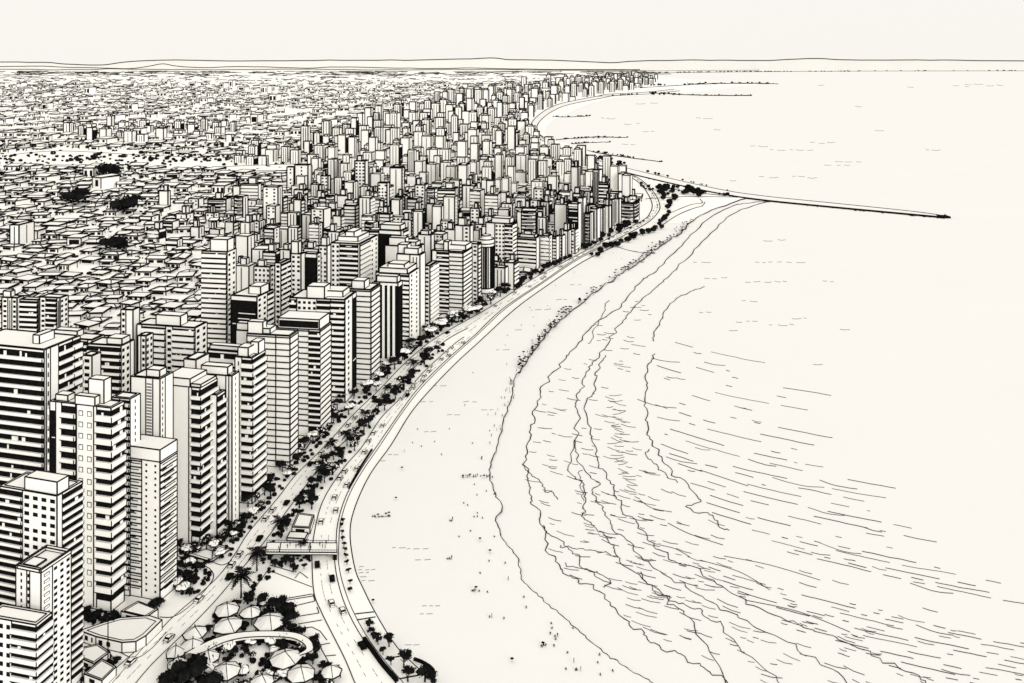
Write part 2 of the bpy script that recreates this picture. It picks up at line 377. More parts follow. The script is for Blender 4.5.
# ------------------------------------------------------------------ towers
def fmap(face, w, d):
    if face == 'F': return lambda s, t, o: (-w + s, -o, t)
    if face == 'R': return lambda s, t, o: (o, s, t)
    if face == 'B': return lambda s, t, o: (-s, d + o, t)
    return lambda s, t, o: (-w - o, d - s, t)
def fbox(mb, M, s0, s1, t0, t1, o0, o1, m, skip=('k',)):
    mb.hexa([M(s0, t0, o1), M(s1, t0, o1), M(s1, t0, o0), M(s0, t0, o0), M(s0, t1, o1), M(s1, t1, o1), M(s1, t1, o0), M(s0, t1, o0)], m, skip)
def fquad(mb, M, s0, s1, t0, t1, o, m):
    mb.face([M(s0, t0, o), M(s1, t0, o), M(s1, t1, o), M(s0, t1, o)], m)

def facade(T, face, strips, h, fp, z0, last_wrap, rich):
    """strips: [(frac, style)], drawn on one side of the tower"""
    M = fmap(face, T['w'], T['d']); W = T['w'] if face in 'FB' else T['d']
    l = T['lw']; s = 0.0
    n = max(1, int((h - z0) / fp)); top = h
    for k, (fe, st) in enumerate(strips):
        e = fe * W; a, b = s, e; ww = b - a; s = e
        if ww <= 0: continue
        if k < len(strips) - 1: T['wall'].bar(M(b, z0 * .2, .03), M(b, h, .03), l * .9)
        c = st[0]; num = int(st[1:]) if len(st) > 1 and st[1:].isdigit() else 0
        if c == 'n': continue
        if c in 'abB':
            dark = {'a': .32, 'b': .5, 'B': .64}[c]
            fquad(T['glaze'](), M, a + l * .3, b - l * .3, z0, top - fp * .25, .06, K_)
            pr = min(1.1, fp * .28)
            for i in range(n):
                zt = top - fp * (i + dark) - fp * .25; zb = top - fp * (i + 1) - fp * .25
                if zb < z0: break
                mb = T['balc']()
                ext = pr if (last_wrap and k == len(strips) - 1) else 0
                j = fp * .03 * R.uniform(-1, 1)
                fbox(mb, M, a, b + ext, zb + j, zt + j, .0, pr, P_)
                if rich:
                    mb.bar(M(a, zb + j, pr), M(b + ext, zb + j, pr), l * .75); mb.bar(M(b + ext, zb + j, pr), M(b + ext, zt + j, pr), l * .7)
                    for q in range(int(ww / 3.2)):           # pale openings and pillars in the dark band
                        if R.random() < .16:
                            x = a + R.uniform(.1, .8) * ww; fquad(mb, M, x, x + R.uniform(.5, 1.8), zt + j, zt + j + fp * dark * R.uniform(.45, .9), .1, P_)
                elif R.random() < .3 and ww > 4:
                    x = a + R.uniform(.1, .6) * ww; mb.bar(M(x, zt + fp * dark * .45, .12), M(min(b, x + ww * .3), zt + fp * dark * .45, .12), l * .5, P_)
        elif c in 'ld':
            for i in range(n + 1):
                z = top - fp * (i + .3)
                if z < z0: break
                mb = T['balc']()
                o = min(.5, fp * .15)
                mb.bar(M(a, z, o * .4), M(b + (o if last_wrap else 0), z, o * .4), l * .95)
                if c == 'd':
                    q0 = a + ww * R.uniform(0, .3); q1 = b - ww * R.uniform(0, .3); mb.bar(M(q0, z - fp * .42, .05), M(q1, z - fp * R.uniform(.36, .48), .05), l * .7)
                    if R.random() < .5: mb.bar(M(a, z - fp * .2, .05), M(a + ww * R.uniform(.3, .8), z - fp * .22, .05), l * .8)
        elif c in 'whp':
            cols = num or 2; cw = ww / cols
            for i in range(n):
                zc = top - fp * (i + .75)
                if zc - fp * .3 < z0: break
                for q in range(cols):
                    x = a + cw * (q + .5); hw = max(min(cw * .26, 1.3), l * .62); hh = max(fp * .24, l * .62)
                    if c == 'w' and cols >= 3 and cw > 3: hw = cw * .28
                    if c == 'p': hw, hh = .42, .42
                    if R.random() < .04: continue
                    mb = T['win']()
                    fquad(mb, M, x - hw, x + hw, zc - hh, zc + hh, .07, K_)
                    if c == 'h':
                        if rich: mb.sub = MB()
                        fquad(mb.sub if rich else mb, M, x - hw + l * .75, x + hw - l * .75, zc - hh + l * .55, zc + hh - l * .75, .1, P_)
        elif c == 's':
            for i in range(n):
                zc = top - fp * (i + .75)
                if zc < z0 + fp * .3: break
                x = (a + b) / 2; q = max(l * .55, .3)
                fquad(T['win'](), M, x - q, x + q, zc - fp * .3, zc + fp * .22, .07, K_)
        elif c == 'k':
            fquad(T['glaze'](), M, a, b, z0, top - fp * .8, .08, K_)
            for i in range(n):
                if R.random() < (.5 if num else .12):
                    z = top - fp * (i + 1.2)
                    if z > z0: T['glaze']().bar(M(a + ww * R.uniform(.05, .5), z, .12), M(b - ww * .06, z, .12), l * .7, P_)
        elif c == 'c':
            fquad(T['glaze'](), M, a, b, z0, top - fp * .6, .08, K_)
            cols = num or 2; cw = ww / (cols + .5)
            for q in range(cols):
                x = a + cw * (q + .5); fbox(T['balc'](), M, x, x + cw * .42, z0, top - fp * .3, .0, .7, P_)
        elif c == 'v':
            cols = num or 2
            for q in range(1, cols + 1):
                x = a + ww * q / (cols + 1); T['wall'].bar(M(x, z0, .04), M(x, top - fp * .5, .04), l * .75)
        elif c == 'r':
            f2 = fp * .5; z = top - fp
            while z > z0:
                T['balc']().bar(M(a + ww * .15, z, .06), M(b - ww * .15, z, .06), l * .8); z -= f2

NT = [0]
def tower(label, P, th, w, d, h, front, side, fp, pent=None, detail=1, group=None, back=None, left=None, rim=True, name='apartment_tower', z0=None):
    D = P.y; l = lw(D, 1.05 if D < 1500 else .9); NT[0] += 1
    if detail == 1 and D < 600: detail = 2
    T = {'w': w, 'd': d, 'lw': l}; wall = MB(); T['wall'] = wall
    gl, ba, wi = [MB()], [], []
    if detail == 2:
        T['glaze'] = lambda: (gl.append(MB()) or gl[-1])
        T['balc'] = lambda: (ba.append(MB()) or ba[-1]); T['win'] = lambda: (wi.append(MB()) or wi[-1])
    else:
        one = MB() if detail == 1 else wall
        T['glaze'] = T['balc'] = T['win'] = lambda: one
    wall.box(-w, 0, 0, d, -.5, h, {'f': P_, 'r': P_, 'k': P_, 'l': P_, 't': R_, 'b': P_})
    wall.frame(-w, 0, 0, d, 0, h, l, bottom=detail > 0)
    if rim and D < 1500:
        q = max(l * 1.6, .9); wall.frame(-w + q, -q, q, d - q, h - .1, h + .1, l * .8, bottom=False)
    z0 = fp * .9 if z0 is None else z0
    wrap = front and side and front[-1][1][0] in 'abBld' and side[0][1][0] in 'abBld'
    facade(T, 'F', front, h, fp, z0, wrap, detail == 2)
    facade(T, 'R', side, h, fp, z0, False, detail == 2)
    if detail > 0:
        facade(T, 'L', left or side, h, fp, z0, False, False); facade(T, 'B', back or [(1, 'w4')], h, fp, z0, False, False)
    if pent is None:
        pent = []
        if R.random() < .75:
            a = R.uniform(.1, .5); b = R.uniform(.1, .4); pent.append((a, min(.95, a + R.uniform(.25, .45)), b, b + R.uniform(.3, .5), R.uniform(.8, 1.5) * fp + (l * 2)))
    pm = []
    for (a, b, c, e, ph, *dk) in pent:
        x0, x1, y0, y1 = -w + a * w, -w + b * w, c * d, e * d
        m = MB() if detail > 0 else wall
        m.box(x0, x1, y0, y1, h + .02, h + ph, {'f': P_, 'r': P_, 'k': P_, 'l': P_, 't': R_, 'b': P_}, ('b',)); m.frame(x0, x1, y0, y1, h, h + ph, l)
        if dk: m.face([(x0 + l, y0 - .05, h + ph * .12), (x1 - l, y0 - .05, h + ph * .12), (x1 - l, y0 - .05, h + ph * .8), (x0 + l, y0 - .05, h + ph * .8)], K_)
        if detail > 0: pm.append(m)
    cat = 'apartment tower'
    if detail == 0:
        o = wall.build(name, None, label=label, category=cat, group=group); o.location = P; o.rotation_euler = (0, 0, -th); return o
    root = empty(name, P, -th, label, cat, group)
    wall.build('wall', root)
    for m in pm: m.build('penthouse', root)
    if detail == 1: one.build('facade', root); return root
    for m in gl: m.build('window_band', root)
    def parts(lst, nm):
        rest = MB()
        for i, m in enumerate(lst):
            if i < 96:
                o = m.build(nm, root)
                if getattr(m, 'sub', None): m.sub.build('pane', o)
            else:
                for m in [m] + ([m.sub] if getattr(m, 'sub', None) else []): n = len(rest.v); rest.v += m.v; rest.f += [tuple(n + j for j in f) for f in m.f]; rest.m += m.m
        rest.build(nm, root, kind='stuff')
    parts(ba, 'balcony'); parts(wi, 'window')
    return root

FOOT = []        # (x, y, half diagonal) of the big towers
def hand(label, xl, xc, xr, yt, yb, front, side, fpx=5.0, pent=None, detail=1, th=None, d=None, group=None, z0=None):
    P = g(xc, yb); D = P.y; th = street_angle(D) if th is None else math.radians(th)
    al = (xl - 512) / F; ar = (xr - 512) / F
    w = (P.x - al * D) / (math.cos(th) + al * math.sin(th))
    if d is None:
        d = (P.x - ar * D) / (ar * math.cos(th) - math.sin(th)); d = max(6, min(d, 45))
    h = HC * (yb - yt) / (yb - YH)
    nf = lambda L, a, b: [((e - a) / (b - a), s) for e, s in L]
    pm = D / F
    pent = None if pent is None else [(a, b, c, e, q * pm, *dk) for a, b, c, e, q, *dk in pent]
    c = P + Vector((math.cos(th) * -w / 2 + math.sin(th) * d / 2, math.sin(th) * w / 2 + math.cos(th) * d / 2, 0)); FOOT.append((c.x, c.y, max(w, d) * .62))
    tower(label, P, th, w, d, h, nf(front, xl, xc), nf(side, xc, xr), fpx * pm, pent, detail, group, z0=z0)

# --- front row along the avenue, near to far
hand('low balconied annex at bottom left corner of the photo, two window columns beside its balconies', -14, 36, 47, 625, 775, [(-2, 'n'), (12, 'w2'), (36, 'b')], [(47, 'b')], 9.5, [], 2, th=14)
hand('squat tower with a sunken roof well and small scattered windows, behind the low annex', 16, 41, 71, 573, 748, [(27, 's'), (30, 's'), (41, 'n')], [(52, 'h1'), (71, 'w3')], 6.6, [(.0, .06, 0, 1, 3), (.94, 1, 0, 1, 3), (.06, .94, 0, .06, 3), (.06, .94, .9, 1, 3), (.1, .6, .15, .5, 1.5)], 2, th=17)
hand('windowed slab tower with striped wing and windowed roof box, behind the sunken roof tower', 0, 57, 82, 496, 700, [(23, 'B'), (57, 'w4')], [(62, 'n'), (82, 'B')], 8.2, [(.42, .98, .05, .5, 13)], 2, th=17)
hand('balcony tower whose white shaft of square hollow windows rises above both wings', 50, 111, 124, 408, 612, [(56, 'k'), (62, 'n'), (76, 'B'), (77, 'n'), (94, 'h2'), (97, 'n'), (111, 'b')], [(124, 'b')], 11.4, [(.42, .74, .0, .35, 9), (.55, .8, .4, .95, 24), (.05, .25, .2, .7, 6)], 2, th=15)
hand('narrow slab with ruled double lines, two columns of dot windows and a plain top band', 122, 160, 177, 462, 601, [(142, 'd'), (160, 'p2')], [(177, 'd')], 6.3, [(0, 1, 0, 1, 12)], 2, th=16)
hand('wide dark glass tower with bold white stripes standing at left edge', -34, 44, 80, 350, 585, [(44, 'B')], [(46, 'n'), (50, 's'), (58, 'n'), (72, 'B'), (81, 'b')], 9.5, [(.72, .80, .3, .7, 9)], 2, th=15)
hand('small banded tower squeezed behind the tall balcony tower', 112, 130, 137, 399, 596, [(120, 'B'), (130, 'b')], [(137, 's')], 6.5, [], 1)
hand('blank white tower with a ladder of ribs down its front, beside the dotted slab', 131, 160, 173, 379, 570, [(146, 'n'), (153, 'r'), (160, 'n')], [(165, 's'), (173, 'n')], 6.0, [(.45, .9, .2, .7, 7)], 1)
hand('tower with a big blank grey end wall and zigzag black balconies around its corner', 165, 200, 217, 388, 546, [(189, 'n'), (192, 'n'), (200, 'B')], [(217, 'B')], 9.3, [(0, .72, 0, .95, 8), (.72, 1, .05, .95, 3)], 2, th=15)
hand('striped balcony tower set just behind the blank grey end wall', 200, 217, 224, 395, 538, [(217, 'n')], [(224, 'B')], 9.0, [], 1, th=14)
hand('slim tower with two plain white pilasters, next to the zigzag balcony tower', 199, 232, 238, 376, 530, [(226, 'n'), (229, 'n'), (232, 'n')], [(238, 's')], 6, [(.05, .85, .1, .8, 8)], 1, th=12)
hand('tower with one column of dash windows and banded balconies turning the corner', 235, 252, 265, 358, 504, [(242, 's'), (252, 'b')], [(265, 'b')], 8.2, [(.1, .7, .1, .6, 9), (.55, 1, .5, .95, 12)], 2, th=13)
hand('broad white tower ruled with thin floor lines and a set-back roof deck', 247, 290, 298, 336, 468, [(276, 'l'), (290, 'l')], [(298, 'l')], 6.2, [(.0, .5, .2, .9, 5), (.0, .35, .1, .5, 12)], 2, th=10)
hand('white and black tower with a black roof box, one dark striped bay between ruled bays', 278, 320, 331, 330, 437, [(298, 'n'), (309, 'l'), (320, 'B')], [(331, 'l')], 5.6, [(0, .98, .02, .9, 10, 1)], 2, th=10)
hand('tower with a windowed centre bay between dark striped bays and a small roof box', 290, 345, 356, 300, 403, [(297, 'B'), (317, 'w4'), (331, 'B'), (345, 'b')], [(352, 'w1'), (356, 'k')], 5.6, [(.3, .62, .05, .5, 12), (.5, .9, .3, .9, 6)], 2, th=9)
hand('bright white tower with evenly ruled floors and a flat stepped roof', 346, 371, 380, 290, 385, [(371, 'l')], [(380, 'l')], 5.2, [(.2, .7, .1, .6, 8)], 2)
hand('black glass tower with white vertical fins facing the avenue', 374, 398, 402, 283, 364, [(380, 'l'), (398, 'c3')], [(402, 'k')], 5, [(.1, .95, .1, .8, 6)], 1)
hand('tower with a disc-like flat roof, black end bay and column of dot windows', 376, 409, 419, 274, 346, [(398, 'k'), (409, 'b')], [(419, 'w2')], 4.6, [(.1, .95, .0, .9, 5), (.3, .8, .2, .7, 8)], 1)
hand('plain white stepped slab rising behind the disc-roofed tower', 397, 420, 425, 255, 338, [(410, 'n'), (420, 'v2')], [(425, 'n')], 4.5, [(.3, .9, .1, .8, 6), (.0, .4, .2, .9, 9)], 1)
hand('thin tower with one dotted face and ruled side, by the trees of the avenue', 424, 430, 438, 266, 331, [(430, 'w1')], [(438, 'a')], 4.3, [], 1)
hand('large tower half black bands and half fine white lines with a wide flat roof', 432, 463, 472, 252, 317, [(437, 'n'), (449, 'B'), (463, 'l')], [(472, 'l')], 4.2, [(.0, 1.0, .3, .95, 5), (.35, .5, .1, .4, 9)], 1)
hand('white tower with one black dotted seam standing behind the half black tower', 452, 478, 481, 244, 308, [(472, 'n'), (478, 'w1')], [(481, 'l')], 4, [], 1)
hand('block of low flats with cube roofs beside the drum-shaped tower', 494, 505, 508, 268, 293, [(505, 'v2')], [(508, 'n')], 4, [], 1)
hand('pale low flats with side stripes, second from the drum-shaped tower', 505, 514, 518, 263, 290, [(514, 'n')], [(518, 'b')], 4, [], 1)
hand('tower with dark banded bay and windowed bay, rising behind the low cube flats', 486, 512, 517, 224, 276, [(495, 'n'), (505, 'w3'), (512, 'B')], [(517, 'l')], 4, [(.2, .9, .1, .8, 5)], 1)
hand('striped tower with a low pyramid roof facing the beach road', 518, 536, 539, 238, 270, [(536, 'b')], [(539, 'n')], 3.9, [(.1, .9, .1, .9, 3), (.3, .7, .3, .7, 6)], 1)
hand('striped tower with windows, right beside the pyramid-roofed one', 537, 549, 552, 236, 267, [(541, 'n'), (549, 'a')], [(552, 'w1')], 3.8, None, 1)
for i, (a, b, c, t, bb, s1, s2, lb) in enumerate([
    (551, 556, 559, 237, 264, 'b', 'n', 'narrow striped flats by the beach road, first of a descending row'), (558, 562, 565, 236, 261, 'w2', 'n', 'narrow dotted flats in the descending row by the beach road'),
    (560, 568, 571, 231, 258, 'n', 'v1', 'blank white slab in the descending row by the beach road'), (570, 575, 578, 229, 254, 'w1', 'a', 'last dotted slab of the descending row before the dark tower'),
    (568, 578, 581, 204, 251, 'k1', 'n', 'dark glass tower with faint lines above the beach road trees'), (578, 583, 586, 198, 246, 'n', 'n', 'tall blank slab touching the dark glass tower'),
    (585, 590, 593, 213, 246, 'd', 'v1', 'finely ruled tower beside the tall blank slab'), (589, 597, 600, 209, 242, 'v2', 'n', 'white tower with vertical grooves near the road bend'), (598, 603, 605, 208, 237, 'n', 'v1', 'blank tower with one grooved side near the road bend'),
    (602, 609, 611, 206, 234, 'n', 'n', 'plain white tower near the road bend'), (604, 612, 614, 200, 230, 'n', 'v1', 'plain tower with stepped roof close to the road bend'), (613, 619, 621, 199, 226, 'v1', 'n', 'tall pale tower split by one groove at the road bend'),
    (621, 634, 639, 203, 223, 'd', 'd', 'low wide block of finely ruled flats inside the road bend'), (593, 599, 602, 170, 212, 'v3', 'n', 'tall grooved tower rising alone behind the road bend towers'), (571, 578, 580, 167, 205, 'n', 'v1', 'tall blank tower standing high above the crowded blocks'),
    (515, 522, 525, 208, 240, 'w2', 'n', 'tower with rows of dot windows behind the pyramid-roofed tower'), (524, 535, 537, 208, 240, 'w3', 'n', 'wider tower with dot windows behind the pyramid-roofed tower'), (536, 543, 545, 207, 238, 'B', 'n', 'black banded tower in the second row from beach road'),
    (541, 549, 552, 202, 236, 'v2', 'k', 'white grooved tower with a dark side in second row from beach road'), (549, 557, 560, 214, 236, 'n', 'n', 'short blank block in second row from beach road'), (556, 562, 565, 200, 232, 'w1', 'v1', 'tower with one dotted column in second row from beach road'), (563, 568, 571, 202, 232, 'w2', 'n', 'dotted slab right behind the dark glass tower')]):
    hand(lb, a, b, c, t, bb, [(b, s1)], [(c, s2)], 3.3, None, 1)

# --- second and third rows
hand('prominent tall white tower with dark floor slots and a stepped roof box, standing alone inland', 202, 227, 236, 252, 392, [(227, 'a')], [(236, 'w2')], 5.0, [(.3, .98, .1, .8, 12)], 1, th=10)
hand('black fronted tower with a few white lines, two window columns on its flank', 231, 257, 273, 297, 404, [(257, 'k1')], [(267, 'w2'), (273, 'b')], 5.4, [(.5, .95, .3, .8, 8)], 1, th=14)
hand('white block dotted with windows, inland behind the black fronted tower', 254, 270, 273, 267, 360, [(270, 'w4')], [(273, 'w1')], 5, [(.2, .6, .2, .7, 6)], 1)
hand('tower with a dotted front and slanting dark stripes on its side', 275, 281, 290, 263, 372, [(281, 'w1')], [(290, 'b')], 5, [], 1)
hand('white tower with two dotted columns and a cube on its roof', 291, 301, 304, 254, 352, [(301, 'w2')], [(304, 'n')], 4.6, [(.0, .7, .1, .8, 12)], 1)
hand('solid black tower front wedged between two dotted white towers', 303, 317, 320, 254, 350, [(317, 'k')], [(320, 'w1')], 4.6, [], 1)
hand('white dotted tower beside the solid black front', 319, 327, 330, 246, 345, [(327, 'w2')], [(330, 'n')], 4.5, [(.2, .9, .2, .8, 8)], 1)
hand('big tower with a dark slotted centre between dotted white edges', 331, 360, 378, 244, 338, [(340, 'w2'), (358, 'B'), (360, 'n')], [(370, 'a'), (378, 'w2')], 4.8, [(.1, .8, .2, .8, 5), (.3, .6, .3, .7, 9)], 1, th=12)
hand('dark glass office tower with dashed white lines and a striped side wall', 379, 401, 408, 231, 316, [(401, 'k1')], [(403, 'n'), (408, 'b')], 4.4, [(.0, .9, .2, .9, 5)], 1)
hand('white L-shaped slab with one dark window strip on top floor', 385, 418, 424, 247, 320, [(418, 'n')], [(424, 'n')], 4.4, [(.1, .6, .1, .6, 8), (.5, .9, .2, .9, 4)], 1)
hand('white block behind the wide flat-roofed tower with one plain cube on top', 418, 431, 434, 235, 300, [(431, 'v1')], [(434, 'n')], 4.4, [(.2, .8, .1, .8, 4)], 1)
hand('pale tower with a dotted edge on the far side of the avenue trees', 455, 470, 473, 226, 280, [(463, 'n'), (470, 'w1')], [(473, 'n')], 4, None, 1)
hand('very long low black-windowed block behind the crowded roofs', 432, 458, 462, 213, 223, [(458, 'k')], [(462, 'n')], 4, [], 1)
hand('dotted pale tower at left edge with three window columns', 2, 17, 20, 298, 375, [(8, 'w1'), (12, 'v1'), (17, 'w1')], [(20, 'n')], 5, [(.0, .5, .2, .8, 6)], 1, th=10)
hand('tower with curved black balcony bands near left edge', 20, 38, 41, 300, 382, [(38, 'b')], [(41, 'n')], 5, [], 1, th=8)
hand('tower mixing dot windows and black bands, next to the curved balconies', 40, 60, 68, 298, 384, [(46, 'w1'), (57, 'B'), (60, 'v1')], [(68, 'w2')], 5, [], 1, th=10)
hand('flat roofed block with one long dark window strip under its roof', 46, 92, 104, 340, 420, [(50, 'n'), (88, 'B'), (92, 'n')], [(104, 's')], 6.5, [(.1, .6, .3, .8, 6)], 1, th=12)
hand('black striped slab with dotted white flank behind the balcony shaft', 88, 121, 134, 346, 480, [(121, 'B')], [(130, 'w2'), (134, 'n')], 7, [(.5, .95, .2, .8, 6)], 1, th=11)
hand('plain white shaft with one dotted seam rising behind the black striped slab', 121, 133, 138, 310, 440, [(126, 'w1'), (133, 'n')], [(138, 'n')], 6, [], 1, th=9)
hand('broad tower with window slots and rounded end, wide flat box on its roof', 137, 195, 207, 328, 445, [(142, 'n'), (166, 'a'), (173, 'w1'), (195, 'a')], [(207, 'w2')], 6.2, [(.3, .72, .15, .7, 10)], 1, th=12)
hand('narrow tower with slanted dark windows in front of the rounded end tower', 138, 146, 152, 336, 452, [(141, 'n'), (146, 'w1')], [(152, 'w2')], 6.2, [], 1)
hand('narrow white block with dot windows tucked between striped towers', 82, 92, 99, 356, 500, [(92, 'w1')], [(99, 'n')], 7, [], 1)
hand('plain white cube-topped tower rising behind the blank grey end wall', 184, 196, 209, 360, 510, [(196, 'n')], [(209, 'n')], 6.5, [], 1, th=15)
hand('flat building with a long black clerestory under its roof, behind the pilaster tower', 208, 238, 242, 352, 480, [(238, 'B')], [(242, 'n')], 9, [(.0, 1, .3, .9, 4)], 1)
hand('pale building with a cube roof next to the ruled white tower', 236, 252, 258, 331, 452, [(252, 'n')], [(258, 'n')], 6, [(.0, .9, .1, .6, 7)], 1)
# inland landmarks
for i, (a, b, c, t, bb, s1, s2, lb) in enumerate([
    (10, 19, 34, 225, 248, 'v1', 'v1', 'pale twin-block tower alone among low roofs at left edge'), (159, 168, 170, 191, 207, 'n', 'n', 'small plain cube block beside the dark tree clump inland'),
    (208, 226, 231, 199, 217, 'd', 'n', 'low ruled office block among inland roofs'), (233, 240, 242, 186, 206, 'n', 'n', 'plain slab next to the slotted inland tower'), (241, 258, 261, 184, 206, 'a', 'n', 'inland tower with five dark slots on a white front'),
    (263, 278, 282, 187, 221, 'w2', 'v1', 'inland tower with two dotted columns and ladder side'), (287, 294, 296, 167, 190, 'w1', 'n', 'left one of a pair of dotted inland towers'), (295, 308, 311, 165, 190, 'w1', 'n', 'right one of a pair of dotted inland towers'),
    (301, 308, 310, 126, 152, 'v2', 'n', 'tall narrow grooved tower beyond the open field'), (355, 365, 368, 161, 196, 'w3', 'n', 'tall domed tower full of dot windows in the crowd of blocks'), (390, 402, 404, 168, 204, 'v1', 'w1', 'tall tower with a flat disc roof in the crowd of blocks'),
    (378, 387, 389, 183, 216, 'w3', 'n', 'tall tower with three dotted columns and a cube roof'), (415, 425, 428, 185, 211, 'w2', 'n', 'tower with rounded top and two dotted columns'), (438, 455, 458, 189, 212, 'b', 'n', 'wide tower front with a framed grid of dark slots'),
    (408, 414, 416, 150, 175, 'v2', 'n', 'grooved tower standing mid crowd with bare flat roof'), (458, 467, 470, 165, 198, 'n', 'v1', 'plain pale tower with one groove above crowded roofs'), (321, 328, 330, 176, 200, 'w2', 'n', 'white dotted tower over the low long roofs'), (351, 368, 370, 210, 226, 'w3', 'w1', 'short wide block covered in dot windows'),
    (308, 330, 337, 207, 226, 'B', 'n', 'dark striped block standing inland before the dense blocks'), (322, 341, 345, 210, 234, 'k1', 'n', 'black fronted block inland with white frame')]):
    hand(lb, a, b, c, t, bb, [(b, s1)], [(c, s2)], 3.4, None, 1, th=7)

def round_tower(label, px, yt, yb, wpx):
    P = g(px, yb); D = P.y; r = wpx / 2 * D / F; h = HC * (yb - yt) / (yb - YH); l = lw(D); n = 20
    root = empty('round_tower', P + Vector((0, r, 0)), 0, label, 'apartment tower'); m = MB(); fin = MB(); pts = [(r * math.cos(2 * math.pi * i / n), r * math.sin(2 * math.pi * i / n)) for i in range(n)]
    for i in range(n):
        a, b = pts[i], pts[(i + 1) % n]; m.face([(*a, 0), (*b, 0), (*b, h), (*a, h)], P_)
        for k in (0, .12, .2, .88, .93, 1): m.bar((*a, h * k), (*b, h * k), l)
        fin.bar((a[0] * 1.02, a[1] * 1.02, h * .2), (a[0] * 1.02, a[1] * 1.02, h * .88), l * (1.0 if i % 3 else 2.2))
    m.face([(*p, h) for p in pts], R_); m.build('wall', root); fin.build('fin', root)
    c = MB(); q = [(x * .6, y * .6) for x, y in pts]; c.face([(*p, h + 3) for p in q], R_)
    for i in range(n):
        a, b = q[i], q[(i + 1) % n]; c.face([(*a, h), (*b, h), (*b, h + 3), (*a, h + 3)], P_); c.bar((*a, h + 3), (*b, h + 3), l)
    c.build('penthouse', root); FOOT.append((P.x, P.y + r, r))
round_tower('drum-shaped tower with vertical fins and ringed top and base', 486, 240, 301, 15)

# --- crowded blocks behind, individually
ZONE = [(440, 318), (400, 330), (330, 330), (255, 312), (232, 270), (256, 232), (285, 212), (300, 196), (318, 178), (322, 150), (300, 148), (345, 132), (400, 118), (450, 103), (520, 90), (580, 80), (630, 77.5), (660, 79), (655, 84), (640, 90), (606, 94), (567, 102), (545, 110), (532, 120), (530, 131), (540, 143), (565, 152), (590, 163), (612, 176), (634, 190), (642, 204), (636, 216), (608, 232), (570, 252), (530, 274), (490, 298)]
RP = random.Random(21)
wp = lambda y: interp(y, [(78, 4.5), (85, 4.9), (110, 7.2), (150, 9), (200, 11), (250, 14), (320, 18)])
hp = lambda y: interp(y, [(78, 5), (85, 7.5), (100, 12), (110, 14), (150, 18.5), (200, 23), (250, 32), (320, 46)])
gp = lambda y: interp(y, [(78, 1.3), (85, 1.9), (110, 3.0), (150, 4.4), (200, 6), (250, 7), (320, 11)])
cand = []
for i in range(60000):
    y = 77 + 250 * RP.random() ** 1.9; x = RP.uniform(230, 695)
    if not inside((x, y), ZONE) or (x > 598 and 150 < y < 176): continue
    if any(abs(x - a) < .98 * wp(y) and abs(y - b) < gp(y) for a, b in cand): continue
    p = g(x, y)
    if any((p.x - a) ** 2 + (p.y - b) ** 2 < (c * .8 + 5) ** 2 for a, b, c in FOOT): continue
    cand.append((x, y))
for i in range(320):           # inland clusters on the plain
    x, y, = RP.choice([(RP.uniform(62, 212), RP.uniform(128, 141)), (RP.uniform(236, 335), RP.uniform(155, 166)), (RP.uniform(62, 235), RP.uniform(126, 142)), (RP.uniform(150, 260), RP.uniform(205, 250))])
    if any(abs(x - a) < 1.0 * wp(y) and abs(y - b) < (3 if y < 170 else 14) for a, b in cand): continue
    p = g(x, y)
    if any((p.x - a) ** 2 + (p.y - b) ** 2 < (c + 9) ** 2 for a, b, c in FOOT): continue
    cand.append((x, y))
cand.sort(key=lambda p: -p[1])
STY = [('n', 'plain blank-walled'), ('l', 'line-ruled'), ('w2', 'dot-windowed'), ('v1', 'single-grooved'), ('v2', 'grooved'), ('a', 'slot-windowed'), ('w3', 'densely dotted'), ('B', 'dark banded'), ('k1', 'black fronted'), ('d', 'finely ruled')]
WGT = [15, 12, 13, 14, 13, 11, 8, 6, 3, 8]
def where(x, y):
    if y > 240: return 'close behind the avenue towers'
    if x < 340 and y < 180: return 'in the inland cluster near the open field'
    if x < 340: return 'inland among low roofs'
    if y > 205: return 'in the dense blocks behind the beach road bend' if x > 500 else 'in the dense blocks inland of the avenue towers'
    if y > 170: return 'on the headland behind the breakwater' if x > 520 else 'in the mid city crowd of blocks'
    if y > 140: return 'near the neck of the headland' if x > 500 else 'far back in the crowd of blocks'
    if y > 122: return 'by the inner corner of the far bay' if x > 480 else 'at the inland edge of far blocks'
    return 'along the far bay shore'
farm = MB(); nt_ind = 0
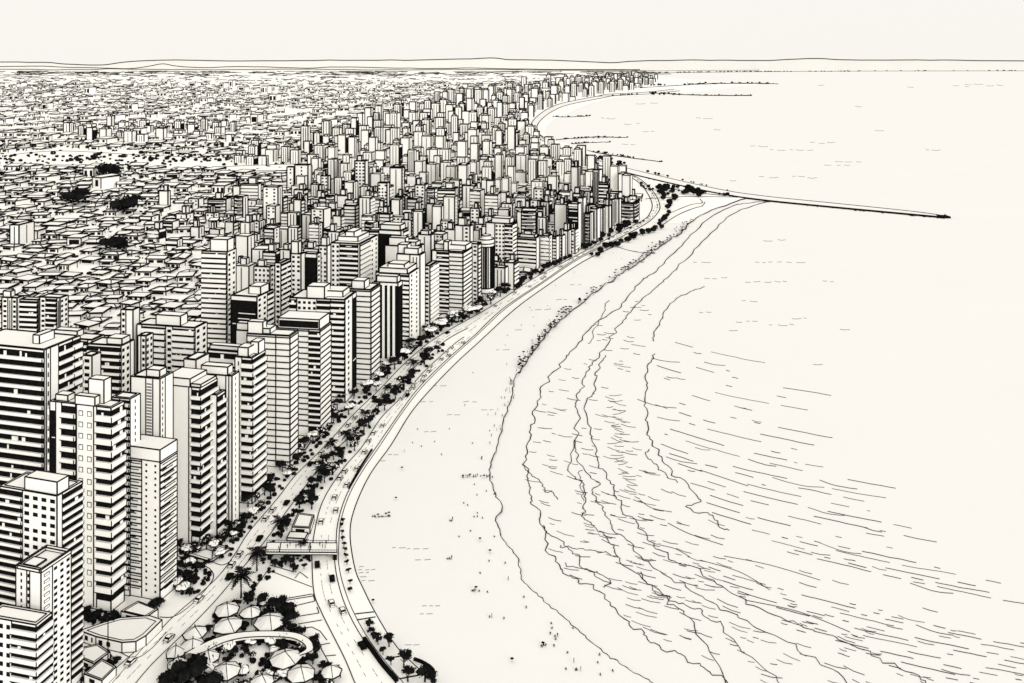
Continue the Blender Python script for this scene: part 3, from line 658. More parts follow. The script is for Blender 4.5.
for (x, y) in cand:
    P = g(x, y); D = P.y; pm = D / F
    w = wp(y) * RP.uniform(.62, 1.05) * pm; d = w * RP.uniform(.6, 1.1)
    hh = hp(y) * RP.uniform(.45, 1.2) * (1.25 if RP.random() < .12 else 1) * ((.62 if y < 142 else .42) if x < 235 else (.6 if RP.random() < .22 else 1))
    if x < 340 and 142 < y < 170: hh *= .8
    h = hh * pm; th = street_angle(D) * .7 + math.radians(RP.choice([0, 0, -6, 5, -3]))
    k, adj = RP.choices(STY, WGT)[0]; s2 = RP.choices(['n', 'v1', 'l', 'w1', 'a', 'k', 'v2'], [3, 3, 3, 2, 2.5, 1.2, 2])[0]
    if D > 2600 and k[0] in 'wB': k = 'v2'
    fp = (3.4 if D < 1500 else 3.0) * pm
    size = 'tall' if hh > hp(y) * .95 else ('low' if hh < hp(y) * .6 else 'mid-height')
    if nt_ind < 196:
        pent = [] if RP.random() < .35 else None
        lab = f'{size} {adj} pale tower {where(x, y)}'
        tower(lab, P, th, w, d, h, [(1, k)], [(1, s2)], fp, pent, 0, lab.replace(' pale tower', ' towers'), rim=False)
        nt_ind += 1
    else:
        cth, sth = math.cos(-th), math.sin(-th); t0 = len(farm.v)
        farm.box(-w, 0, 0, d, 0, h, P_, ('b',)); l = lw(D, .78); farm.frame(-w, 0, 0, d, 0, h, l, S_ if D > 4500 else I_, False)
        T = {'w': w, 'd': d, 'lw': l * .8, 'wall': farm}; T['glaze'] = T['balc'] = T['win'] = lambda: farm
        if k[0] in 'vlad' and RP.random() < .7: facade(T, 'F', [(1, k if k[0] == 'v' else 'v2')], h, fp, 0, False, False)
        if RP.random() < .55: facade(T, 'R', [(1, RP.choice(['v1', 'v2', 'k']) if D < 4500 else 'v1')], h, fp, 0, False, False)
        if RP.random() < .5: farm.box(-w * .8, -w * .3, d * .2, d * .7, h, h + 1.6 * pm, P_, ('b',)); farm.frame(-w * .8, -w * .3, d * .2, d * .7, h, h + 1.6 * pm, l, S_, False)
        for i in range(t0, len(farm.v)):
            a, b, c = farm.v[i]; farm.v[i] = (P.x + a * cth - b * sth, P.y + a * sth + b * cth, c)
farm.build('distant_towers', kind='stuff')
print('towers', NT[0], 'cand', len(cand))

# ------------------------------------------------------------------ low houses
FIELD = [(20, 152), (60, 148), (140, 152), (205, 158), (330, 163), (330, 171), (240, 172), (140, 166), (40, 168), (-10, 166), (-10, 154)]
def house_mesh(w, d, h, rh, l, kind, rnd):
    wall = MB(); roof = MB()
    wall.box(-w / 2, w / 2, -d / 2, d / 2, 0, h, {'f': P_, 'r': P_, 'k': P_, 'l': P_, 't': P_, 'b': P_}, ('b', 't')); wall.frame(-w / 2, w / 2, -d / 2, d / 2, 0, h, l * .9, bottom=False)
    n = rnd.choice([1, 2, 3])
    for i in range(n):
        x = -w / 2 + w * (i + .5) / n; q = w * rnd.uniform(.08, .2) / n * 2; wall.face([(x - q, -d / 2 - .06, h * .15), (x + q, -d / 2 - .06, h * .15), (x + q, -d / 2 - .06, h * .75), (x - q, -d / 2 - .06, h * .75)], K_)
    e = 1.2; W, Dd = w / 2 + e, d / 2 + e
    c = [(-W, -Dd, h), (W, -Dd, h), (W, Dd, h), (-W, Dd, h)]
    if kind == 0:       # hip
        r = max(W - Dd, W * .25); t = [(-r, 0, h + rh), (r, 0, h + rh)]
        fs = [[c[0], c[1], t[1], t[0]], [c[2], c[3], t[0], t[1]], [c[1], c[2], t[1]], [c[3], c[0], t[0]]]
        es = [(c[0], t[0]), (c[1], t[1]), (c[2], t[1]), (c[3], t[0]), (t[0], t[1])]
    elif kind == 1:     # gable
        t = [(-W, 0, h + rh), (W, 0, h + rh)]
        fs = [[c[0], c[1], t[1], t[0]], [c[2], c[3], t[0], t[1]], [c[1], c[2], t[1]], [c[3], c[0], t[0]]]
        es = [(c[0], t[0]), (c[1], t[1]), (c[2], t[1]), (c[3], t[0]), (t[0], t[1])]
    else:               # flat or shed
        c2 = [(x, y, z + (rh * .5 if y > 0 else .4)) for x, y, z in c]; fs = [c2, [c[0], c[1], c2[1], c2[0]], [c[1], c[2], c2[2], c2[1]], [c[2], c[3], c2[3], c2[2]], [c[3], c[0], c2[0], c2[3]]]
        es = [(c2[i], c2[(i + 1) % 4]) for i in range(4)]
    for f in fs: roof.face(f, R_)
    roof.face(list(reversed(c)), P_)
    for a, b in [(c[i], c[(i + 1) % 4]) for i in range(4)] + es: roof.bar(a, b, l)
    return wall, roof
RH = random.Random(5)
COASTX = lambda y: interp(y, [(75, 630), (85, 600), (95, 560), (110, 530), (130, 520), (150, 545), (165, 585), (180, 612), (200, 640), (220, 625), (240, 590), (280, 520), (320, 452), (345, 415), (400, 355), (470, 285), (540, 230), (620, 150)])
hw = lambda y: interp(y, [(76, 5), (90, 8), (110, 11), (150, 14.5), (200, 17), (250, 19), (300, 20), (420, 23), (600, 26)])
hg = lambda y: interp(y, [(76, 1.4), (90, 2.6), (110, 3.2), (150, 3.7), (200, 3.5), (250, 4.2), (300, 5.4), (420, 10), (600, 17)])
hc = []; grid = {}
def free(x, y, wx, gy):
    for (a, b) in grid.get((int(x // 30), int(y // 20)), ()):
        if abs(x - a) < wx and abs(y - b) < gy: return False
    return True
for i in range(130000):
    y = 84 + 490 * RH.random() ** 2.4; x = RH.uniform(-12, 640)
    if y < 112 and RH.random() > interp(y, [(84, .0), (98, .2), (114, .85)]): continue
    if x > COASTX(y) - 6: continue
    if inside((x, y), FIELD): continue
    intown = inside((x, y), ZONE)
    if intown and RH.random() < .5: continue
    if not free(x, y, hw(y) * .86, hg(y)): continue
    p = g(x, y)
    if any((p.x - a) ** 2 + (p.y - b) ** 2 < (c + 4) ** 2 for a, b, c in FOOT): continue
    hc.append((x, y))
    for dx in (-30, 0, 30):
        for dy in (-20, 0, 20): grid.setdefault((int((x + dx) // 30), int((y + dy) // 20)), []).append((x, y))
hc.sort(key=lambda p: -p[1])
print('houses', len(hc))
ADJ = [('hip', 'hip-roofed'), ('gable', 'gable-roofed'), ('flat', 'flat-roofed')]
rest = MB(); ni = 0
for (x, y) in hc:
    P = g(x, y); D = P.y; pm = D / F
    w = hw(y) * RH.uniform(.5, 1.05) * pm; d = min(hg(y) * pm * D / HC * RH.uniform(.5, .85), w * 1.3); h = RH.choice([1.2, 1.8, 2.4, 3.2, 4.4]) * RH.uniform(.85, 1.15) * interp(y, [(76, .6), (150, .9), (300, 1)]) * pm; rh = RH.uniform(1.0, 2.4) * pm * .8
    kind = RH.choices([0, 1, 2], [5, 3, 4])[0]
    if RH.random() < .07: kind = 2; h *= 2.4; w *= .8
    th = math.radians(RH.choice([0, 8, 14, 14, -10, 25, 90 if y > 250 else 10]) + RH.uniform(-5, 5))
    l = lw(D, interp(D, [(900, .9), (1800, .8), (2600, .6), (6000, .42)]))
    wall, roof = house_mesh(w, d, h, rh, l, kind, RH)
    if ni < 298 and not (y > 330 and x > 330):
        place = 'squeezed between the front towers' if y > 400 else ('below the left edge towers' if y > 300 and x < 120 else ('between the second row towers' if y > 300 else ('behind the lone tall inland tower' if x > 120 and y > 250 else ('on the crowded plain at left edge' if x < 60 else ('on the plain below the dark trees' if x < 220 else 'among the mid city blocks')))))
        wide = 'wide' if w > hw(y) * .92 * pm else 'small'
        lab = f'{wide} white {ADJ[kind][1]} house {place}'
        root = empty('house', P, -th, lab, 'house', lab.replace('house', 'houses'))
        wall.build('wall', root); roof.build('roof', root); ni += 1
    else:
        c, s = math.cos(-th), math.sin(-th)
        for m in (wall, roof):
            n = len(rest.v); rest.v += [(P.x + a * c - b * s, P.y + a * s + b * c, z) for a, b, z in m.v]; rest.f += [tuple(n + j for j in f) for f in m.f]; rest.m += m.m
rest.build('distant_houses', kind='stuff')

# ------------------------------------------------------------------ trees
def crown_mesh(seed, light=0.0, n=190, flat=.72, leaf=.17):
    r = random.Random(seed); mb = MB()
    lobes = [(Vector((r.uniform(-.5, .5), r.uniform(-.5, .5), r.uniform(-.15, .3) * flat)), r.uniform(.38, .6)) for _ in range(7)]
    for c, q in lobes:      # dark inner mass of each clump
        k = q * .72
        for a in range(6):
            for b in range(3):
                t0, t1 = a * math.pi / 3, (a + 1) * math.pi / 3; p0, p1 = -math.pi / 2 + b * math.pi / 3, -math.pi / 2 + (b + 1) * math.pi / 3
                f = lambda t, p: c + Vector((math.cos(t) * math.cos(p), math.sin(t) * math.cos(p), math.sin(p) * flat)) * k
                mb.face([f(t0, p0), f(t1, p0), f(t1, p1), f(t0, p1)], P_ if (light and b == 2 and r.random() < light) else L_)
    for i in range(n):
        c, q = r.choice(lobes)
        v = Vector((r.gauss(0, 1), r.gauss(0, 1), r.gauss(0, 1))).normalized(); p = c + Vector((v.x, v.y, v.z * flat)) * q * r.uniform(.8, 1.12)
        up = v.z > .1 and r.random() < light  # some upper leaves coloured white, a highlight painted into the crown
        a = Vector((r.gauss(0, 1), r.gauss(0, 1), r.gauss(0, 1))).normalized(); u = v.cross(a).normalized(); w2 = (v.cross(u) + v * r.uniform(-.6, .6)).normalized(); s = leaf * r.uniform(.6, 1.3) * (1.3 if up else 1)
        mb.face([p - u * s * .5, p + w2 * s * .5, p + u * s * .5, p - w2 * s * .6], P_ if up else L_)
    return mb.mesh('crown')
def dome_crown(seed):
    r = random.Random(seed); mb = MB()
    for k in range(3):
        a = k * 2.1 + r.uniform(-.4, .4); c = Vector((math.cos(a) * .38, math.sin(a) * .38, r.uniform(-.1, .12))); q = r.uniform(.5, .62); n = 14; rings = []
        for j in range(5):
            p = j / 4 * math.pi / 2 - .15
            rings.append([c + Vector((math.cos(t * 2 * math.pi / n) * math.cos(p), math.sin(t * 2 * math.pi / n) * math.cos(p), math.sin(p) * .7)) * q * (1 + .08 * math.sin(t * 2.4 + seed)) for t in range(n)])
        for j in range(4):
            for t in range(n): mb.face([rings[j][t], rings[j][(t + 1) % n], rings[j + 1][(t + 1) % n], rings[j + 1][t]], P_)
        mb.face(rings[4], P_); mb.tube(rings[0] + rings[0][:1], .055, I_); 
        e = [c + Vector((math.cos(u) * .9, math.sin(u) * .25, math.sin(u) * .7)) * q for u in [i * math.pi / 9 for i in range(10)]]; mb.tube([c + (p - c) * 1.03 for p in e], .04, I_)
        for i in range(26):
            t = r.uniform(0, 6.28); z = -r.uniform(.0, .5); p = c + Vector((math.cos(t) * q * .85, math.sin(t) * q * .85, z * .7)); u = Vector((r.gauss(0, 1), r.gauss(0, 1), r.gauss(0, 1))).normalized(); v = u.orthogonal(); s = r.uniform(.1, .2)
            mb.face([p - u * s, p + v * s, p + u * s, p - v * s], L_)
    return mb.mesh('crown')
def trunk_mesh(h=1.0):
    mb = MB(); mb.tube([(0, 0, -.05), (.02, 0, h * .5), (0, .02, h)], [.09, .07, .05], L_, 6)
    for a in range(4):
        t = a * 1.6; mb.tube([(0, 0, h * .75), (math.cos(t) * .3, math.sin(t) * .3, h * 1.15)], [.045, .02], L_, 5)
    return mb.mesh('trunk')
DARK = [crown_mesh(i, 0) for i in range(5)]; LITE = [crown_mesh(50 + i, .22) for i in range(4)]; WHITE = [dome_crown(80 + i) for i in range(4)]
TRUNK = trunk_mesh()
RT = random.Random(33)
MASS = {}
def mass_tree(name, P, r, th=None):
    """trees of a far-off wood that reads as one mass"""
    mb = MASS.setdefault(name, MB()); th = r * .5 if th is None else th
    mb.tube([P, P + Vector((0, 0, th + r * .3))], r * .1, L_, 5)
    for i in range(46):
        v = Vector((RT.gauss(0, 1), RT.gauss(0, 1), RT.gauss(0, 1))).normalized(); c = P + Vector((v.x * r, v.y * r, th + r * .5 + v.z * r * .62)) * 1 if False else P + Vector((v.x * r * .85, v.y * r * .85, th + r * .5 + v.z * r * .55))
        a = Vector((RT.gauss(0, 1), RT.gauss(0, 1), RT.gauss(0, 1))).normalized(); u = v.cross(a).normalized(); q = v.cross(u); s = r * RT.uniform(.3, .55)
        mb.face([c - u * s, c + q * s, c + u * s, c - q * s], L_)
def tree(P, r, label, group, kind='dark', th=None):
    root = empty('tree', P, RT.uniform(0, 6.28), label, 'tree', group); r = r * 1.5
    t = link('trunk', TRUNK, root); th = r * .8 if th is None else th; t.scale = (r * 1.3, r * 1.3, th)
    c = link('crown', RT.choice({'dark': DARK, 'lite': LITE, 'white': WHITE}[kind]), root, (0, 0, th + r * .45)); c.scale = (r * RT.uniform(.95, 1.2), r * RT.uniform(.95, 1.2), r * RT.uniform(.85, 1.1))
    return root
def along(curve, n, off0, off1, y0, y1, fn):
    pts = smooth(curve, 6); pts = [p for p in pts if y0 <= p[1] <= y1]
    for q in resample([(a, b, 0) for a, b in pts], n):
        fn(q.x + RT.uniform(off0, off1), q.y + RT.uniform(-2, 2))
# between towers and the avenue
def t_av(x, y):
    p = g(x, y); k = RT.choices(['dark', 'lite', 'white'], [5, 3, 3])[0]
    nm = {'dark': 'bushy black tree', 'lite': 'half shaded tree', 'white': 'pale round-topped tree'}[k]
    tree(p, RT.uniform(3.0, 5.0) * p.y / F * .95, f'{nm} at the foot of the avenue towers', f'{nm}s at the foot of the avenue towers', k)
along(A1L, 46, -24, -4, 395, 560, t_av); along(A1L, 44, -11, -3, 290, 400, t_av)
along(A1L, 60, -9, -2, 222, 296, lambda x, y: mass_tree('distant_trees', g(x, y), RT.uniform(2.2, 3.6) * g(x, y).y / F))
along(A1L, 150, -15, -3, 300, 560, lambda x, y: mass_tree('undergrowth', g(x, y), RT.uniform(1.6, 2.8) * g(x, y).y / F, 0))
def median_bush(n):
    for i in range(n):
        y = RT.uniform(345, 515); x0 = at_x(A1R, y) + 2; x1 = at_x(A2L, y) - 2
        if x1 > x0: x = x0 + (x1 - x0) * RT.random() ** 1.3; mass_tree('undergrowth', g(x, y), RT.uniform(1.4, 2.6) * g(x, y).y / F, 0)
# planted median between avenue and seafront road
meds = []
median_bush(90)
for i in range(58):
    y = RT.uniform(345, 520); x0 = at_x(A1R, y) + 3; x1 = at_x(A2L, y) - 3
    if x1 < x0: continue
    x = RT.uniform(x0, x1)
    if 288 < x < 320 and y > 512: continue
    if any(abs(x - a) < 6 and abs(y - b) < 4 for a, b in meds): continue
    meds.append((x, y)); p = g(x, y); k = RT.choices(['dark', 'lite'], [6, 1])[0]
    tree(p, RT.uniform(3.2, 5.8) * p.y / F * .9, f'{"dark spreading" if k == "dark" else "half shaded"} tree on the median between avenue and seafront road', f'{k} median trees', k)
# rest: promenade row, bend, headland
for (x, y) in [(343, 523), (341, 528), (342, 535), (342.5, 541), (344, 547), (345, 552), (346, 558), (347, 565), (348.5, 573), (350, 584), (350, 592)]:
    p = g(x, y); tree(p, 1.9 * p.y / F, 'small clipped black tree in the row along the promenade wall', 'clipped trees along the promenade', 'dark')
for (x, y, r) in [(369, 629, 3.5), (371, 636, 3.2), (376, 642, 3.8), (378, 645, 3), (389, 647, 5), (383, 655, 2.8), (391, 665, 3.2), (404, 668, 6.2), (408, 682, 5.5), (425, 682, 6.5), (432, 688, 6)]:
    p = g(x, y); tree(p, r * p.y / F, 'rounded dark tree on the widened promenade lawn near the hooked groyne', 'trees on the promenade lawn', 'dark')
def t_bend(x, y):
    p = g(x, y); mass_tree('distant_trees', p, RT.uniform(2.2, 3.6) * p.y / F)
along([(590, 256), (614, 245), (640, 235), (656, 227), (664, 214), (664, 204), (658, 192)], 46, 0, 6, 190, 256, t_bend)
for i in range(64):
    x = RT.uniform(625, 700); y = interp(x, [(625, 172), (660, 186), (700, 192)]) + RT.uniform(-1, 14) * (1 if x < 680 else .4); p = g(x, y)
    if x < at_x(A2R[-7:], y) + 4: continue
    mass_tree('distant_trees', p, RT.uniform(2.0, 3.6) * p.y / F)
for i in range(70):
    t = RT.random(); q = RT.choice([((640, 171), (745, 195)), ((560, 139.5), (618, 137.5)), ((590, 151.5), (650, 160.5)), ((645, 95), (720, 96)), ((650, 86), (740, 84))]); x = q[0][0] + t * (q[1][0] - q[0][0]); p = g(x, q[0][1] + t * (q[1][1] - q[0][1]))
    mass_tree('distant_trees', p, RT.uniform(.7, 1.5) * (1.2 - .6 * t) * p.y / F)
for i in range(40):
    x = RT.uniform(640, 738); y = interp(x, [(640, 184), (738, 197)]) + RT.uniform(0, 7) * (740 - x) / 100; p = g(x, y)
    mass_tree('distant_trees', p, RT.uniform(.9, 2.2) * p.y / F)
for i in range(26):
    x = RT.uniform(575, 626); y = interp(x, [(575, 152), (626, 166)]) + RT.uniform(-2, 3); p = g(x, y)
    mass_tree('distant_trees', p, RT.uniform(1.3, 2.4) * p.y / F)
# inland trees
for (x, y, r, lb) in [(127, 214, 11, 'largest dark tree clump on the inland plain, beside the cube block'), (107, 178, 10, 'wide domed dark tree at the edge of the open field'), (75, 205, 11, 'low spreading dark tree among the roofs left of the cube block'), (112, 252, 10, 'big dark tree among roofs in front of the lone inland tower')]:
    p = g(x, y); r = r * p.y / F; tree(p, r, lb, None, 'dark', r * .15)
for i in range(330):
    x = RT.uniform(-5, 240); y = RT.choice([RT.uniform(153, 166), RT.uniform(145, 149), RT.uniform(168, 180), RT.uniform(155, 162)]); p = g(x, y)
    mass_tree('distant_trees', p, RT.uniform(1.0, 1.9) * RT.choice([1, 1, 1.5]) * p.y / F, p.y / F * .2)
scr = MB()
for i in range(1500):
    y = 100 + 330 * RT.random() ** 1.8; x = RT.uniform(-8, 600)
    if x > COASTX(y) - 4: continue
    p = g(x, y); q = p.y / F * RT.uniform(.8, 2.2) * interp(y, [(100, .6), (180, .9), (400, 1.2)])
    for k in range(7):
        c = p + Vector((RT.uniform(-1.6, 1.6) * q, RT.uniform(-1, 1) * q, RT.uniform(.2, .9) * q)); u = Vector((RT.gauss(0, 1), RT.gauss(0, 1), RT.gauss(0, 1))).normalized(); v = u.orthogonal().normalized(); s = q * RT.uniform(.5, .95)
        scr.face([c - u * s, c + v * s, c + u * s, c - v * s], L_)
scr.build('shrubbery', kind='stuff')
# open field edges
fl = MB()
for q in [[(10, 155), (60, 151), (140, 155), (210, 158)], [(20, 172), (40, 166), (70, 165), (120, 166)], [(60, 169), (95, 170), (140, 171), (240, 166), (330, 163)], [(150, 174), (240, 171), (300, 170), (325, 167)], [(0, 196), (50, 186), (90, 178), (110, 174)], [(205, 176), (260, 172), (310, 171)], [(0, 146), (90, 145), (200, 147), (330, 150)]]:
    ground_line(fl, smooth(q, 4), .8, I_, .1)
fl.build('field_boundary', kind='structure')

# ------------------------------------------------------------------ park by the fork
def palm_meshes():
    tr = MB(); tr.tube([(0, 0, -.1), (.1, 0, 2.5), (.05, .1, 5), (0, 0, 7.4)], [.36, .26, .22, .2], L_, 7)
    fr = []
    for s in range(3):
        mb = MB(); rr = random.Random(s); L = 4.1; n = 9; pts = []
        for i in range(n + 1):
            t = i / n; pts.append(Vector((L * t, 0, 1.5 * t - 3.3 * t * t)))
        mb.tube(pts, [.09 * (1 - .7 * i / n) for i in range(n + 1)], L_, 4)
        for i in range(1, n + 1):
            for sd in (-1, 1):
                p = pts[i]; l = 1.7 * math.sin(math.pi * (.12 + .8 * i / n)) * rr.uniform(.8, 1.2)
                mb.face([p + Vector((-.22, 0, 0)), p + Vector((.2, 0, 0)), p + Vector((.62, sd * l, -.35 * l)), p + Vector((.25, sd * l * .8, -.3 * l))], L_)
        fr.append(mb.mesh('frond'))
    return tr.mesh('trunk'), fr
PT, PF = palm_meshes()
def palm(x, y, s, label, group=None):
    root = empty('palm_tree', g(x, y), RT.uniform(0, 6), label, 'palm tree', group)
    t = link('trunk', PT, root); t.scale = (s, s, s)
    for i in range(17):
        f = link('frond', PF[i % 3], root, (0, 0, 7.35 * s)); tilt = [0.0, -.5, .45][i % 3]
        f.rotation_euler = (0, tilt + RT.uniform(-.15, .15), i * 2.4); f.scale = (s, s, s)
palm(241, 598, 1.15, 'big black palm on the avenue kerb, nearest the thatched huts')
palm(257, 571, 1.0, 'black palm on the avenue kerb just below the footbridge')
palm(281, 538, 1.0, 'shaggy black palm above the footbridge beside the low kiosk')
palm(331, 455, .9, 'small palm on the median trees strip', 'palms along the median'); palm(347, 446, .9, 'small palm on the median trees strip', 'palms along the median')
palm(365, 424, .9, 'small palm on the median trees strip', 'palms along the median'); palm(321, 483, .9, 'small palm on the median trees strip', 'palms along the median')
palm(388, 398, .9, 'small palm on the median trees strip', 'palms along the median'); palm(414, 372, .9, 'small palm on the median trees strip', 'palms along the median')
palm(303, 552, .55, 'short palm beside the footbridge deck')

def hut(x, y, r, label, group):
    P = g(x, y); root = empty('thatched_hut', P, RT.uniform(0, 1), label, 'hut', group); n = 8; rf = MB(); post = MB(); l = lw(P.y, .95)
    pts = [(r * RT.uniform(.9, 1.1) * math.cos(2 * math.pi * i / n), r * RT.uniform(.9, 1.1) * math.sin(2 * math.pi * i / n)) for i in range(n)]
    for i in range(n):
        a, b = pts[i], pts[(i + 1) % n]
        rf.face([(*a, 2.6), (*b, 2.6), (b[0] * .5, b[1] * .5, 3.9), (a[0] * .5, a[1] * .5, 3.9)], C_); rf.face([(a[0] * .5, a[1] * .5, 3.9), (b[0] * .5, b[1] * .5, 3.9), (0, 0, 4.9)], C_)
        rf.bar((*a, 2.6), (*b, 2.6), l)
        if i % 3 == 0: rf.bar((*a, 2.6), (a[0] * .5, a[1] * .5, 3.9), l * .6); rf.bar((a[0] * .5, a[1] * .5, 3.9), (0, 0, 4.9), l * .7)
    rf.bar((0, 0, 4.8), (0, 0, 5.7), l)
    rf.build('roof', root)
    for i in range(0, n, 2):
        q = MB(); q.bar((pts[i][0] * .85, pts[i][1] * .85, 0), (pts[i][0] * .85, pts[i][1] * .85, 2.7), .3); q.build('post', root)
HUTS = [(227, 617, 5.3), (251, 620, 5), (228, 633, 6.0), (270, 629, 6.4), (195, 641, 5), (193, 653, 5.2), (208, 665, 4.9), (285, 666, 6.2), (226, 679, 6.4), (301, 682, 5.8), (331, 680, 4.9), (262, 690, 5.5), (176, 660, 4.5), (178, 672, 4.5)]
for (x, y, r) in HUTS: hut(x, y, r * RT.uniform(.72, .9), 'white thatched parasol hut among the dark trees of the park', 'thatched huts in the park')
PARK = [(150, 690), (172, 672), (192, 644), (216, 614), (232, 603), (262, 603), (284, 610), (296, 622), (300, 640), (306, 660), (322, 666), (345, 690)]
used = [(x, y - 3, 9) for x, y, r in HUTS]; n = 0; tries = 0
CAN = [(192, 658), (220, 646), (250, 639), (290, 639), (308, 645), (315, 655), (306, 662)]
while n < 66 and tries < 6000:
    tries += 1; x = RT.uniform(150, 346); y = RT.uniform(602, 690)
    if not inside((x, y), PARK): continue
    if any(abs(x - a) < c * 1.25 and -2 < y - b < 9 for a, b, c in used): continue
    if any(abs(x - a) < 7 and abs(y - b) < 5 for a, b in CAN): continue
    if any(abs(x - a) < 4.5 and abs(y - b) < 3.2 for a, b, c in used[len(HUTS):]): continue
    used.append((x, y, 0)); p = g(x, y); n += 1
    k = RT.choices(['dark', 'lite', 'white'], [6, 2, 2])[0]; nm = {'dark': 'dense black', 'lite': 'half shaded', 'white': 'pale rounded'}[k]
    tree(p, RT.uniform(3.2, 5.2) * p.y / F, f'{nm} tree between the thatched huts of the park', f'{nm} trees around the thatched huts', k, .8)
for (x, y, r, lb) in [(190, 688, 15, 'huge black tree at the bottom edge between avenue and huts'), (170, 692, 9, 'dark bushy tree beside the huge one at the bottom edge'), (211, 692, 9, 'rounded black tree at the bottom edge under the huts')]:
    p = g(x, y); tree(p, r * p.y / F, lb, None, 'dark', 2)
for (x, y, r) in [(284, 617, 8), (290, 625, 7), (277, 611, 7), (262, 606, 6), (248, 604, 5.5), (314, 646, 5), (316, 655, 5), (313, 664, 4.5)]:
    p = g(x, y); tree(p, r * p.y / F, 'black tree edging the park lawn near the seafront road', 'trees edging the park lawn', 'dark', 1.2)
# curved canopy roof
cv = smooth([(186, 662), (214, 648), (245, 641), (290, 641), (309, 648), (313, 659), (300, 665)], 5)
ci = smooth([(200, 664), (222, 652.5), (248, 646.5), (286, 646.5), (301, 651), (306, 658), (298, 663.5)], 5)
root = empty('curved_canopy', g(255, 655), 0, 'curved white roof sweeping around the huts in the middle of the park', 'pavilion'); o0 = g(255, 655)
m = MB(); a = [g(x, y) - o0 + Vector((0, 0, 3.2)) for x, y in cv]; b = [g(x, y) - o0 + Vector((0, 0, 3.2)) for x, y in ci]
for i in range(len(a) - 1):
    m.face([b[i], b[i + 1], a[i + 1], a[i]], R_)
    m.face([b[i] - Vector((0, 0, .9)), b[i + 1] - Vector((0, 0, .9)), b[i + 1], b[i]], P_); m.face([a[i + 1] - Vector((0, 0, .9)), a[i] - Vector((0, 0, .9)), a[i], a[i + 1]], P_)
m.tube(a, .2); m.tube(b, .2); m.tube([p - Vector((0, 0, .9)) for p in b], .17); m.build('roof', root)
for i in range(0, len(a), 5):
    q = MB(); c = b[i].lerp(a[i], .3); q.bar(c - Vector((0, 0, 3.2)), c - Vector((0, 0, .1)), .3); q.build('column', root)
for i in range(0, len(a) - 5, 5):
    q = MB(); c0 = b[i].lerp(a[i], .6); c1 = b[i + 5].lerp(a[i + 5], .6); q.face([c0 - Vector((0, 0, 3.2)), c1 - Vector((0, 0, 3.2)), c1 - Vector((0, 0, .4)), c0 - Vector((0, 0, .4))], K_); q.build('window', root)  # black panels filling the space under the curved roof
# plaza and parking lines in the fork
pz = MB()
for q in [[(268, 570), (312, 587)], [(266, 602), (312, 594)], [(243, 604), (268, 570)], [(266, 603.5), (313, 596)], [(270, 602), (282, 609), (315, 601)], [(300, 616), (319, 613)], [(298, 624), (322, 620)], [(292, 629), (312, 627), (320, 631), (327, 640)], [(316, 633), (322, 650), (332, 668)], [(320, 645), (330, 643)], [(325, 656), (336, 655)], [(328, 666), (340, 665)], [(315, 601), (313, 594)], [(319, 613), (317, 607)], [(270, 565), (294, 572)], [(295, 578), (300, 572), (308, 578)]]:
    ground_line(pz, q, .95, I_, .1)
pz.build('plaza', kind='structure')
sheet('plaza', [(268, 570.5), (312, 587), (312.5, 593.5), (266, 602), (244, 603.5)], .05, T_)

def low_block(name, pxs, hgt, label, cat, win=(), roofm=R_, inset=True):
    P0 = g(*pxs[0]); root = empty(name, P0, 0, label, cat); l = lw(P0.y, .95); m = MB(); rf = MB()
    pts = [g(x, y) - P0 for x, y in pxs]; n = len(pts); up = Vector((0, 0, hgt))
    for i in range(n):
        a, b = pts[i], pts[(i + 1) % n]
        m.face([b, a, a + up, b + up], P_); m.bar(a, a + up, l); m.bar(a, b, l)
        rf.bar(a + up, b + up, l)
    rf.face([p + up for p in pts], roofm)
    if inset:
        c = sum(pts, Vector()) / n
        q = [p.lerp(c, .16) + up for p in pts]
        for i in range(n): rf.bar(q[i], q[(i + 1) % n], l * .8)
    m.build('wall', root); rf.build('roof', root)
    for (i, f0, f1) in win:
        a, b = pts[i], pts[(i + 1) % n]; w2 = MB(); nrm = (b - a).cross(Vector((0, 0, 1))).normalized() * .06
        if (a.lerp(b, .5) + nrm + P0).length > (a.lerp(b, .5) - nrm + P0).length: nrm = -nrm
        p, q = a.lerp(b, f0) + nrm, a.lerp(b, f1) + nrm; w2.face([p + up * .3, q + up * .3, q + up * .75, p + up * .75], K_); w2.build('window', root)
    return root
low_block('low_building', [(80, 641), (96, 647), (122, 653), (136, 652), (146, 646), (162, 630), (150, 626), (120, 628), (100, 634)], 3.6, 'long low white building with a rounded corner and pool deck beside the avenue', 'building', [(0, .3, .5), (0, .7, .8), (1, .1, .25), (1, .4, .55)])
low_block('low_building', [(80, 668), (94, 674), (110, 662), (98, 654), (80, 658)], 3.4, 'small white flat-roofed house under the lamp post, left of avenue', 'building', [(0, .3, .6)])
low_block('low_building', [(121, 620), (146, 626), (158, 618), (138, 610)], 3.2, 'low white pavilion with a seamed roof at the foot of the ruled slab', 'building', [(0, .2, .8)])
low_block('low_building', [(84, 683), (102, 690), (116, 676), (102, 668)], 3, 'white roofed shed at bottom edge beside the avenue', 'building', [(0, .3, .6)])
low_block('kiosk', [(292, 533), (310, 534), (314, 521), (298, 519)], 2.6, 'square flat white kiosk above the footbridge', 'kiosk', [(0, .2, .7)])
low_block('kiosk', [(287, 541), (305, 542), (308, 536), (290, 535)], 1.4, 'low white terrace slab between the kiosk and footbridge', 'kiosk', inset=False)
low_block('kiosk', [(322, 474), (332, 475), (337, 468), (328, 467)], 2.2, 'small flat kiosk on the median beside the seafront road', 'kiosk')
